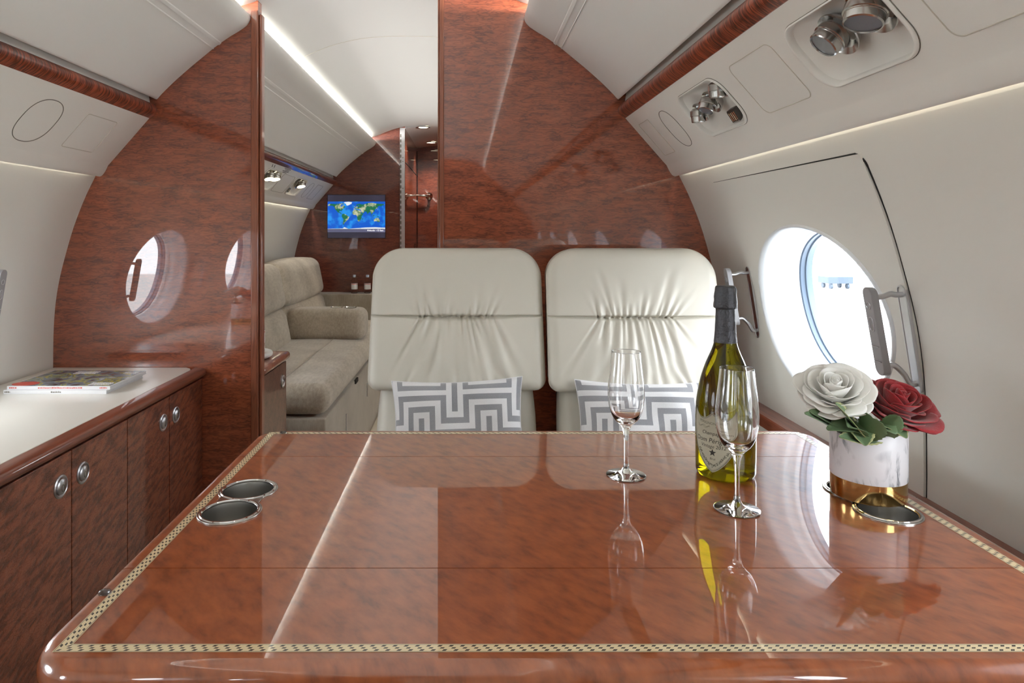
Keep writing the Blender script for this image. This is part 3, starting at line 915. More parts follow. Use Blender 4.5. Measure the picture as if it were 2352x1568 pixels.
mb.prism([tuple(p) for p in ed], lambda p: (p[0], -3.2, p[1]), lambda p: (p[0], YB - .003, p[1]))
mb.build('edge_moulding', M['edgeh'], wt, label='brown rounded wood edge')
def credenza_unit(y0, y1, knob_at_far, lab):
    t = thing('cabinet', lab, 'cabinet', (CF - .1, (y0 + y1) / 2, FZ), group=None)
    MB().box(X(-1, .97), CF - .022, y0 + .0005, y1 - .0005, FZ, ctop - .032).build('carcass', M['edgeh'], t, smooth=0)
    dd = MB().box(CF - .02, CF, y0 + .0012, y1 - .0012, FZ + .06, ctop - .036).build('door', M['cab'], t, bevel=.0015)
    ky = (y1 - .042) if knob_at_far else (y0 + .042)
    kb = MB().lathe([(.0245, -.001), (.0245, .002), (.0215, .0035), (.018, .001), (.017, -.003), (.0, -.003)], (CF, ky, .556), 36, (1, 0, 0), cap=False)
    kb = kb.build('latch_ring', M['satin'], dd)
    MB().lathe([(.0165, -.002), (.0165, .004), (.014, .006), (.0, .0065)], (CF, ky, .556), 32, (1, 0, 0), cap=False).build('latch_button', M['satin'], dd)
    MB().tube([(CF + .0062, ky + .004 * math.cos(a), .553 + .007 * math.sin(a)) for a in [2 * PI * i / 16 for i in range(16)]], .0009, 6, closed=True).build('button_mark', M['seam'], dd)
    return t
labs = {9: 'brown veneered credenza cabinet ending against the wood divider', 8: 'brown credenza cabinet, second from the wood divider, round latch beside its seam',
        7: 'brown credenza cabinet, third from the wood divider, below the magazines', 6: 'brown credenza cabinet nearest the picture\'s left edge'}
eds = [.755, 1.0, 1.245, 1.49, 1.735, 1.98, YB - .002]
kf = [False, True, True, False, True, False]
labl = ['brown credenza cabinet beside the camera, out of the frame', 'brown credenza cabinet cut by the picture\'s lower left edge, farthest from the divider',
        'brown figured credenza cabinet at the left edge, fourth from the wood divider', 'brown figured credenza cabinet, third from the wood divider, latch near its left seam',
        'brown figured credenza cabinet, second from the wood divider, its latch at the far end', 'brown figured credenza cabinet touching the wood divider']
kf = [True, False, True, False, True, False]
for i in range(6):
    credenza_unit(eds[i], eds[i + 1], kf[i], labl[i])

# ------------------------------------------------------------------ magazines
def magazine(x0, x1, y0, y1, z, th, art, lab, skew=0):
    t = thing('magazine', lab, 'magazine', ((x0 + x1) / 2, (y0 + y1) / 2, z), group='magazines on the credenza')
    mb = MB()
    nl = 6
    for i in range(nl):   # page block in a few loose sheets
        z0 = z + .0006 + (th - .0012) * i / nl
        mb.box(x0 + .0007, x1 - .001 - (i % 2) * .0015, y0 + .0006, y1 - .001, z0 + .0001, z0 + (th - .0012) / nl - .0001)
    pg = mb.build('pages', M['paper'], t, smooth=0)
    cv = MB(); cv.box(x0, x1, y0, y1, z, z + .0006); cv.box(x0, x1, y0 - .0006, y0, z, z + th); cv.box(x0, x1, y0, y1, z + th - .0006, z + th)
    cv = cv.build('cover', M['paper'], t, smooth=0)
    random.seed(5)
    sp = MB()
    for a, b in ((.02, .09), (.30, .72), (.90, .97)) if art else ((.01, .06), (.46, .55)):
        xx = x0 + (x1 - x0) * a
        while xx < x0 + (x1 - x0) * b:
            w = random.uniform(.0015, .004); hh = th * random.uniform(.28, .4)
            sp.box(xx, xx + w, y0 - .0008, y0 - .0005, z + th * .32, z + th * .32 + hh); xx += w + .0012
    sp.build('spine_lettering', M['seam'] if not art else M['red'], cv, smooth=0)
    if art:
        MB().box(x0 + .003, x1 - .003, y0 + .004, y1 - .002, z + th, z + th + .0002).build('cover_picture', M['cover'], cv, smooth=0)
        c = MB()
        q = [(x0 + .032 + .036 * math.cos(a), y0 + .030 + .026 * math.sin(a)) for a in [2 * PI * i / 40 for i in range(40)]]
        c.prism(q, lambda p: (p[0], p[1], z + th + .0002), lambda p: (p[0], p[1], z + th + .0005)); c.build('red_roundel', M['red'], cv, smooth=0)
        c = MB(); random.seed(9)
        def blocks(xa, xb, ya, rows, hh, hmin):
            for r_ in range(rows):
                xx = xa
                while xx < xb:
                    w = random.uniform(.002, .006); c.box(xx, min(xx + w, xb + .003), ya + r_ * hh * 1.4, ya + r_ * hh * 1.4 + hh, z + th + .0002, z + th + .0004); xx += w + .0015
        blocks(x0 + .085, x0 + .15, y1 - .05, 3, .009, 0); blocks(x1 - .07, x1 - .012, y0 + .014, 4, .006, 0); blocks(x1 - .05, x1 - .012, y1 - .045, 2, .007, 0)
        c.build('cover_lettering', M['paper'], cv, smooth=0)
magazine(-1.275, -.992, 1.858, 2.068, ctop + .0002, .0105, False, 'white-covered magazine underneath the picture-cover magazine on the cream worktop')
magazine(-1.268, -.984, 1.862, 2.075, ctop + .0112, .0095, True, 'picture-cover magazine with red corner roundel lying on top of another magazine')

# ------------------------------------------------------------------ table
TZ = .71
TX0, TX1, TY0, TY1 = -.409, .674, .605, 1.343
TH = .038
tb = thing('conference_table', 'glossy reddish-brown veneered folding conference table with rope inlay border', 'table', ((TX0 + TX1) / 2, (TY0 + TY1) / 2, FZ))
def table_solid():
    mb = MB()
    r0 = .05
    rad = TH / 2
    rings = []
    for i in range(9):
        a = -90 + 180 * i / 8
        off_ = rad * .7 * (1 - math.cos(R(a)))
        z = TZ - rad + rad * math.sin(R(a))
        q = []
        for (x, y) in rrect(TX0 + off_, TX1 - off_, TY0 + off_, TY1 - off_, r0 - off_ * .8, 10):
            q.append((x, y, z))
        rings.append(q)
    for idx_, zz in ((0, TZ - TH), (len(rings), TZ)):
        off_ = rad * .7 + .0015
        rings.insert(idx_ if idx_ == 0 else len(rings), [(x, y, zz) for (x, y) in rrect(TX0 + off_, TX1 - off_, TY0 + off_, TY1 - off_, r0 - off_ * .8, 10)])
    n = len(rings[0])
    for q in rings: mb.v += [Vector(p) for p in q]
    for j in range(len(rings) - 1):
        for i in range(n): mb.f.append((j * n + i, j * n + (i + 1) % n, (j + 1) * n + (i + 1) % n, (j + 1) * n + i)); mb.m.append(0)
    mb.f.append(tuple(range(n))[::-1]); mb.m.append(0)
    e = (len(rings) - 1) * n
    mb.f.append(tuple(range(e, e + n))); mb.m.append(0)
    return mb
CUPS = [(-.331, .943), (-.331, 1.023), (.588, .943), (.588, 1.023)]
CR = .0375
for (ya, yb) in ((0, .7853), (.7867, 1.1773), (1.1787, 2)):
    leaf = table_solid().build('table_leaf', M['table'], tb, fixn=True, smooth=35)
    apply_bool(leaf, MB().box(-1, 1, ya, yb, .5, .9), 'INTERSECT')
    if ya > .5 and yb < 1.5:
        for cx_, cy_ in CUPS:
            apply_bool(leaf, MB().lathe([(CR + .001, -.06), (CR + .001, .03)], (cx_, cy_, TZ), 48))
def flange(cx_, dy=.080):
    """figure-of-eight rim round a pair of cup wells"""
    c1, c2 = CUPS[0][1], CUPS[1][1]
    ym = (c1 + c2) / 2
    def outline(r):
        pts = []
        hw = r * .62     # waist half-width
        # circles with waist fillets, sampled in polar form round the midpoint of each lobe
        n = 40
        a0 = math.acos(min(.999, (dy / 2 - .010) / r))
        for i in range(n + 1):
            a = -PI / 2 + -(PI - a0) + (2 * (PI - a0)) * i / n
            pts.append((cx_ + r * math.cos(a), c1 + r * math.sin(a)))
        for i in range(n + 1):
            a = PI / 2 - (PI - a0) + (2 * (PI - a0)) * i / n
            pts.append((cx_ + r * math.cos(a), c2 + r * math.sin(a)))
        return pts
    mb = MB()
    o1, o2, o3 = outline(.0435), outline(.0425), outline(.0405)
    n = len(o1)
    # annulus: boolean out the wells
    mb.prism(o1, lambda p: (p[0], p[1], TZ - .001), lambda p: (p[0], p[1], TZ + .0022))
    return mb
for cx_, lab in ((-.331, None), (.588, None)):
    fl = flange(cx_).build('cup_holder', M['steel'], tb, bevel=0)
    for cy_ in (CUPS[0][1], CUPS[1][1]):
        apply_bool(fl, MB().lathe([(CR - .001, -.03), (CR - .001, .03)], (cx_, cy_, TZ), 48))
    bv = fl.modifiers.new('bevel', 'BEVEL'); bv.width = .0009; bv.segments = 2; bv.limit_method = 'ANGLE'
    for cy_ in (CUPS[0][1], CUPS[1][1]):
        MB().lathe([(CR - .0008, .0022), (CR + .0006, .0034), (CR + .0022, .0034), (CR + .0032, .0022)], (cx_, cy_, TZ), 56, cap=False).build('rolled_lip', M['chrome'], fl)
        MB().lathe([(CR - .0005, .002), (CR - .001, -.004), (CR - .002, -.058)], (cx_, cy_, TZ), 56, cap=False).build('cup_well', M['well'], fl)
        MB().lathe([(CR - .002, -.058), (.0001, -.058)], (cx_, cy_, TZ), 56, cap=False).build('cup_bottom', M['steel'], fl)  # darker steel than the well wall, shading put into the bottom's colour
# inlay band
def band(p, q, w=.0125, z=TZ + .00025, m0=0, m1=0):
    """p, q: outer corners; mitred ends; returns verts and uv"""
    return p, q
ix0, ix1, iy0, iy1 = -.386, .650, .628, 1.322
W_ = .0125
mb = MB(); uvs = []
def strip(A, B, C, D):
    L_ = (Vector(B) - Vector(A)).length
    b = len(mb.v); n = 1
    mb.add([(*A, TZ + .0003), (*B, TZ + .0003), (*C, TZ + .0003), (*D, TZ + .0003)], [(0, 1, 2, 3)])
    k = 1 / W_ / .85
    ab = (Vector(B) - Vector(A)).normalized()
    o_ = Vector(A)
    uvs.append([((Vector(P) - o_).dot(ab) * k, v) for P, v in ((A, 0), (B, 0), (C, 1), (D, 1))])
strip((ix0, iy0), (ix1, iy0), (ix1 - W_, iy0 + W_), (ix0 + W_, iy0 + W_))
strip((ix1, iy0), (ix1, iy1), (ix1 - W_, iy1 - W_), (ix1 - W_, iy0 + W_))
strip((ix1, iy1), (ix0, iy1), (ix0 + W_, iy1 - W_), (ix1 - W_, iy1 - W_))
strip((ix0, iy1), (ix0, iy0), (ix0 + W_, iy0 + W_), (ix0 + W_, iy1 - W_))
ib = mb.build('rope_inlay', M['inlay'], tb, smooth=0, fixn=False)
ul = ib.data.uv_layers.new(name='UVMap')
for poly in ib.data.polygons:
    for li, uv in zip(poly.loop_indices, uvs[poly.index]): ul.data[li].uv = uv
ib.data.uv_layers.active = ul
for (x, y) in ((-.392, .731), (-.358, 1.316)):
    MB().lathe([(.0065, 0), (.0068, .001), (.0055, .0028), (.003, .0037), (.0001, .004)], (x, y, TZ + .0002), 24, cap=False).build('clear_bumper', M['glass'], tb)
mb = MB().rbox((.13, .97, .266), (.30, .30, .81), .03, 6); mb.build('pedestal', M['edge'], tb)

# ------------------------------------------------------------------ drinks
def flute(x, y, lab, group='champagne flutes'):
    k = 1.0
    outer = [(.0003, .0), (.030, .0), (.0313, .0006), (.0313, .0012), (.028, .0022), (.016, .0042), (.008, .0075), (.0048, .013), (.0036, .022), (.0034, .040), (.0036, .056), (.0046, .068), (.0075, .078), (.0125, .084), (.0190, .0905), (.0240, .100), (.0274, .113), (.0290, .128), (.0288, .143), (.0272, .160), (.0250, .178), (.0232, .1975), (.0230, .199)]
    inner = [(.0223, .199), (.0222, .1975), (.0240, .178), (.0262, .160), (.0278, .143), (.0280, .128), (.0264, .113), (.0228, .101), (.0170, .0935), (.0090, .0885), (.0003, .087)]
    oo = [Vector(p) for p in outer]; ii = [Vector(p) for p in inner]
    pr_ = oo[:12] + catmull(oo[12:], 4) + catmull(ii, 4)
    t = MB().lathe([(max(p.x, .0002), p.y) for p in pr_], (x, y, TZ + .0004), 64, cap=False).build('champagne_flute', M['glass'], smooth=60, label=lab, cat='glass', group=group)
    return t
flute(.2565, 1.086, 'empty champagne flute standing alone left of the bottle, before the right armchair')
flute(.3812, .952, 'empty champagne flute in front of the bottle, nearest the table edge')

BX, BY = .4190, 1.093
bz = TZ + .0004
bt = thing('champagne_bottle', 'yellow-green champagne bottle with a pale shield label and dark grey foil neck', 'bottle', (BX, BY, bz))
pb = [(.0003, .012), (.020, .010), (.034, .002), (.040, .0), (.0440, .002), (.0462, .008), (.0464, .030), (.0466, .075), (.0462, .100), (.0450, .118), (.0418, .138), (.0368, .160), (.0300, .180), (.0228, .197), (.0182, .211), (.0163, .225), (.0150, .250), (.0146, .280), (.0146, .296), (.0003, .297)]
vv = [Vector(p) for p in pb]
pr_ = vv[:6] + catmull(vv[6:18], 5) + vv[18:]
MB().lathe([(p.x, p.y) for p in pr_], (BX, BY, bz), 72, cap=False).build('glass_body', M['bottle'], bt, smooth=60)
fo = [(.0176, .2140), (.0180, .2142), (.0167, .228), (.0156, .250), (.0150, .2655), (.0152, .2675), (.0178, .2690), (.0182, .274), (.0176, .286), (.0168, .2965), (.0155, .3025), (.012, .3045), (.0001, .305)]
random.seed(3)
mb = MB()
fv = catmull([Vector(p) for p in fo], 4)
nn_ = 60
for p in fv:
    for i in range(nn_):
        a = 2 * PI * i / nn_
        w = noise.noise(Vector((math.cos(a) * 3, math.sin(a) * 3, p.y * 120))) * (.0009 if p.y > .266 else .0003)
        mb.v.append(Vector((BX + (p.x + w) * math.cos(a), BY + (p.x + w) * math.sin(a), bz + p.y)))
for j in range(len(fv) - 1):
    for i in range(nn_): mb.f.append((j * nn_ + i, j * nn_ + (i + 1) % nn_, (j + 1) * nn_ + (i + 1) % nn_, (j + 1) * nn_ + i)); mb.m.append(0)
mb.build('foil', M['foil'], bt, smooth=60)

LA = math.atan2(-BY, -BX) - R(24)      # direction the label faces
def brad(h):
    for a, b in zip(pr_[6:], pr_[7:]):
        if a.y <= h <= b.y: return a.x + (b.x - a.x) * (h - a.y) / max(1e-9, b.y - a.y)
    return .0464
def onb(x, h, k=.0004):
    """wrap (x across, h up) round the bottle"""
    r_ = brad(h) + k
    a = LA + x / .0464
    return Vector((BX + r_ * math.cos(a), BY + r_ * math.sin(a), bz + h))
def shield(x0s, f):  # half width at height parameter
    return x0s
LH0, LH1, LHW = .014, .108, .0375
def lab_halfw(h):
    """half width of the shield at height h"""
    t = (h - LH0) / (LH1 - LH0)
    if t < 0: return 0
    if t < .62: return LHW * math.sin(PI / 2 * min(1, (t / .62))) ** .72
    return LHW * (1 - .04 * ((t - .62) / .38))
def top_h(x):
    """upper edge of the shield: three points with two scoops"""
    u = abs(x) / LHW
    return LH1 - .0005 - .013 * (math.sin(PI * min(1, u)) ** 1.0) + .006 * u - (.004 if u < .02 else 0) * 0
mb = MB(); NX, NH = 48, 36
def lab_pt(a, b, k=.0004, sh=1.0):
    x = (2 * a - 1) * LHW
    # bottom edge of the shield at this x: invert lab_halfw
    lo, hi = LH0, LH0 + (LH1 - LH0) * .62
    u = min(.999, abs(x) / LHW)
    for _ in range(24):
        m_ = (lo + hi) / 2
        if lab_halfw(m_) < u * LHW: lo = m_
        else: hi = m_
    h0 = lo
    h1 = top_h(x)
    c = .066
    h = h0 + (h1 - h0) * b
    return onb(x * sh, c + (h - c) * sh, k)
mb.grid(lambda a, b: lab_pt(a, b, .0004), NX, NH)
lb = mb.build('label', M['label'], bt, smooth=180, fixn=False, label='pale shield-shaped paper label')
for sh, rd, mt in ((.965, .00032, 'ink'), (.93, .00015, 'inkgrey')):
    path = [lab_pt(i / 40, 0, .0006, sh) for i in range(1, 40)] + [lab_pt(1 - i / 40, 1, .0006, sh) for i in range(0, 41)]
    MB().tube(path, rd, 5, closed=True).build('label_border', M[mt], lb)

def text_tris(txt, size, shear=0):
    cu = bpy.data.curves.new('t', 'FONT'); cu.body = txt; cu.size = size; cu.align_x = 'CENTER'; cu.align_y = 'CENTER'; cu.shear = shear; cu.resolution_u = 3
    ob = bpy.data.objects.new('t', cu); COL.objects.link(ob)
    bpy.context.view_layer.update()
    dg = bpy.context.evaluated_depsgraph_get()
    me = bpy.data.meshes.new_from_object(ob.evaluated_get(dg))
    vs = [v.co.copy() for v in me.vertices]; fs = [tuple(p.vertices) for p in me.polygons]
    bpy.data.objects.remove(ob); bpy.data.meshes.remove(me)
    return vs, fs
mb = MB()
for txt, size, h, sh in (('Champagne', .0078, .0745, .25), ('Dom P\u00e9rignon', .0104, .0632, .2), ('Vintage 2012', .0078, .0540, .2), ('Brut', .0050, .0350, .2)):
    vs, fs = text_tris(txt, size, sh)
    mb.add([onb(v.x, h + v.y, .0007) for v in vs], fs)
st = []
for i in range(10):
    a = PI / 2 + 2 * PI * i / 10; r_ = .0062 if i % 2 == 0 else .0025
    st.append((r_ * math.cos(a), .0448 + r_ * math.sin(a)))
mb.v += [onb(x, h, .0007) for x, h in st] + [onb(0, .0448, .0007)]
b0 = len(mb.v) - 11
for i in range(10): mb.f.append((b0 + i, b0 + (i + 1) % 10, b0 + 10)); mb.m.append(0)
mb.build('label_lettering', M['ink'], lb, smooth=0, fixn=False)
mb = MB()
vs, fs = text_tris('\u00b7PERIGNON\u00b7MO\u00cbT\u00b7', .0058)
mb.add([onb(v.x, .0900 + v.y - .6 * abs(v.x) * 0 + 3.5 * v.x * v.x, .0007) for v in vs], fs)
random.seed(11)
for i in range(26):     # leafy garland round the lower edge
    a = (i + .5) / 26
    p = .1 + .8 * a
    for j in range(5):
        bb = .05 + random.random() * .10
        c0 = lab_pt(p + random.uniform(-.012, .012), 0, .0007, .86 - random.random() * .10)
        ang = random.random() * 2 * PI; L1 = random.uniform(.0010, .0019)
        d1 = Vector((-math.sin(LA), math.cos(LA), 0)) * math.cos(ang) + Vector((0, 0, 1)) * math.sin(ang)
        d2 = Vector((-math.sin(LA), math.cos(LA), 0)) * -math.sin(ang) + Vector((0, 0, 1)) * math.cos(ang)
        mb.add([c0 - d1 * L1, c0 + d2 * L1 * .35, c0 + d1 * L1, c0 - d2 * L1 * .35], [(0, 1, 2, 3)])
for sgn in (-1, 1):
    for q in range(3):
        mb.tube([onb(sgn * (.004 + .024 * i / 14), .0835 + .0018 * math.sin(i * .9 + q) + q * .0006, .0006) for i in range(15)], .00013, 4)
mb.build('label_ornament', M['inkgrey'], lb, smooth=0, fixn=False)

# ------------------------------------------------------------------ pot and roses
def flower_pot(x, y, z, lab, group=None):
    t = thing('flower_pot', lab, 'flower pot', (x, y, z), group=group)
    MB().lathe([(.0462, .0285), (.0502, .0285), (.0508, .0300), (.0508, .0985), (.0500, .1000), (.0478, .1000), (.0470, .0985), (.0470, .080)], (x, y, z), 72, cap=False).build('marble_sleeve', M['marble'], t, smooth=50)
    MB().lathe([(.046, .0), (.0494, .0004), (.0500, .002), (.0500, .0284), (.046, .0286)], (x, y, z), 72, cap=True).build('gold_base', M['gold'], t, smooth=50)
    MB().lathe([(.0469, .078), (.0001, .082)], (x, y, z), 40, cap=False).build('soil', M['black'], t)
    return t
def rose(x, y, z, rad, tilt, mat, lab, seed, leaves, group=None, full=1.0):
    """open rose: rings of cupped petals round a wound heart, with calyx leaves"""
    rnd = random.Random(seed)
    t = thing('rose', lab, 'rose', (x, y, z), group=group)
    rot = Matrix.Rotation(R(tilt[0]), 3, 'X') @ Matrix.Rotation(R(tilt[1]), 3, 'Y')
    C = Vector((x, y, z))
    # (petals, base radius, lip radius, lip height, half-span in degrees, lip roll)
    layers = [(3, .05, .16, .46, 105, .02), (3, .08, .30, .48, 85, .05), (4, .10, .46, .47, 66, .09), (5, .13, .63, .42, 54, .15), (5, .15, .80, .33, 50, .21), (6, .16, .93, .20, 44, .26), (6, .16, 1.0, .02, 40, .24)]
    for li, (n, rb, rl, hl, span, roll) in enumerate(layers):
        ph = rnd.random() * 6.28
        for k in range(n):
            a0 = ph + 2 * PI * k / n + rnd.uniform(-.14, .14)
            sp_ = R(span) * rnd.uniform(.94, 1.06)
            hh = hl + rnd.uniform(-.035, .035); rr_ = rl * rnd.uniform(.95, 1.05); ro = roll * rnd.uniform(.6, 1.35)
            fr = rnd.uniform(0, 6); side_ = rnd.uniform(-.8, .8)
            mb = MB()
            def P(u, v):
                s_ = 2 * u - 1
                vm = v * (1 - .30 * abs(s_) ** 3.2 - .03 * math.sin(5 * s_ + fr))
                phi = a0 + s_ * sp_ * (.42 + .58 * min(1, vm * 1.9))
                # cup profile
                bel = math.sin(min(1, vm) * PI / 2)
                r_ = rb + (rr_ - rb) * (bel ** 1.15) + .035 * s_ * (1 if k % 2 else -1) + .02 * math.sin(4 * s_ + fr) * vm
                z_ = -.42 + (hh + .42) * (vm ** 1.35)
                lip = max(0, vm - .66) / .34
                cr_ = ro * lip ** 1.7 * (1 + .55 * s_ * side_)
                r_ += cr_ * .75
                z_ -= cr_ * .62
                z_ += .05 * lip * lip * (1 - abs(s_)) ** 2 * .6 + .018 * math.sin(7 * s_ + fr) * lip
                p = Vector((r_ * math.cos(phi), r_ * math.sin(phi), z_)) * rad
                return C + rot @ p
            mb.grid(P, 16, 14)
            o = mb.build('petal', mat, t, smooth=180, fixn=False)
            sm = o.modifiers.new('thick', 'SOLIDIFY'); sm.thickness = .0007; sm.offset = 0
    # heart: spiral bud
    mb = MB()
    for q in range(3):
        def Q(u, v, q=q):
            a = u * 2 * PI * 1.25 + q * 2.1
            r_ = rad * (.03 + .035 * q + .04 * u) * (.8 + .25 * v)
            p = Vector((r_ * math.cos(a), r_ * math.sin(a), rad * (-.2 + .64 * v + .015 * math.sin(3 * a)) - rad * .01 * q))
            return C + rot @ p
        mb.grid(Q, 30, 5)
    o = mb.build('heart', mat, t, smooth=180, fixn=False)
    sm = o.modifiers.new('thick', 'SOLIDIFY'); sm.thickness = .0006
    # stem into the pot
    base = Vector(leaves[0]) if leaves else C - Vector((0, 0, .06))
    MB().tube(catmull([C + rot @ Vector((0, 0, -rad * .35)), C.lerp(base, .5) + Vector((0, 0, .003)), base], 5), .0028, 8).build('stem', M['leaf'], t)
    for (p0, p1, w, pale) in leaves[1:]:
        mb = MB()
        p0 = Vector(p0); p1 = Vector(p1)
        d_ = (p1 - p0); Ld = d_.length; d_.normalize()
        sd = d_.cross(Vector((0, -.55, .85))).normalized(); up = sd.cross(d_).normalized()
        ph = rnd.random() * 6
        def LP(u, v):
            s_ = 2 * u - 1
            saw = 1 + .16 * (((v * 9) % 1) - .5)
            ww = w * (math.sin(PI * min(1, v * .93 + .04)) ** .85) * saw
            return p0 + d_ * Ld * v + sd * s_ * ww + up * (abs(s_) * ww * .35 + .010 * math.sin(v * 3 + ph) - .25 * Ld * v * v * .4)
        mb.grid(LP, 8, 27, mf=lambda i, j: 1 if (pale and i in (0, 7)) else 0)
        o = mb.build('leaf', [M['leaf'], M['leafpale']], t, smooth=180, fixn=False)
        sm = o.modifiers.new('thick', 'SOLIDIFY'); sm.thickness = .0005
    return t
PX, PY = .5945, 1.0
pz = TZ + .0036
flower_pot(PX, PY, pz, 'white marble pot with gold base standing on the right cup holder')
def leaf_to(px, py, Y, X0, Y0, Z0, w, pale=False):
    return ((X0, Y0, Z0), tuple(at(px, py, Y)), w, pale)
zr = pz + .094
wc = at(1918, 893, .985); rc = at(2062, 928, .985)
rose(wc.x, wc.y, wc.z, .047, (30, -12), M['petalw'], 'large white artificial rose in the marble pot on the table, beside the red one', 21,
     [(PX - .015, PY, pz + .07),
      leaf_to(1850, 948, .95, PX - .020, PY - .02, zr - .002, .015), leaf_to(1925, 925, .93, PX - .01, PY - .035, zr, .020, True),
      leaf_to(1945, 985, .925, PX - .03, PY - .03, zr + .006, .018), leaf_to(1905, 960, 1.03, PX - .03, PY + .02, zr, .018),
      leaf_to(1862, 942, .955, PX - .01, PY - .03, zr + .008, .019), leaf_to(1990, 1000, .93, PX - .035, PY - .028, zr + .012, .019, True), leaf_to(1900, 985, .945, PX - .005, PY - .025, zr + .010, .018)])
rose(rc.x, rc.y, rc.z, .050, (24, 8), M['petalr'], 'large open deep red artificial rose in the marble pot on the table', 34,
     [(PX + .015, PY, pz + .07),
      leaf_to(2060, 960, .925, PX + .005, PY - .035, zr + .004, .014), leaf_to(1935, 995, .93, PX + .012, PY - .035, zr + .006, .015, True),
      leaf_to(2000, 965, .925, PX - .02, PY - .038, zr + .004, .020), leaf_to(2078, 992, .935, PX + .01, PY - .035, zr + .006, .016, True),
      leaf_to(2060, 1000, .93, PX - .02, PY - .03, zr + .014, .020), leaf_to(2020, 975, .935, PX + .03, PY - .02, zr + .012, .018, True),
      leaf_to(2090, 985, 1.03, PX + .02, PY + .02, zr, .013)])
# the same arrangement on the credenza, seen in the left divider's lacquer
flower_pot(-1.10, 1.16, ctop + .0004, 'white marble pot with gold base on the credenza, seen only mirrored in the left divider')
rose(-1.135, 1.16, ctop + .155, .050, (15, -14), M['petalw'], 'white rose of the credenza pot, seen only mirrored in the left divider', 21, [(-1.11, 1.16, ctop + .07), ((-1.12, 1.13, ctop + .095), (-1.17, 1.09, ctop + .12), .015, False)])
rose(-1.055, 1.16, ctop + .135, .052, (15, 14), M['petalr'], 'red rose of the credenza pot, seen only mirrored in the left divider', 34, [(-1.09, 1.16, ctop + .07), ((-1.08, 1.13, ctop + .095), (-1.03, 1.09, ctop + .12), .015, False)])

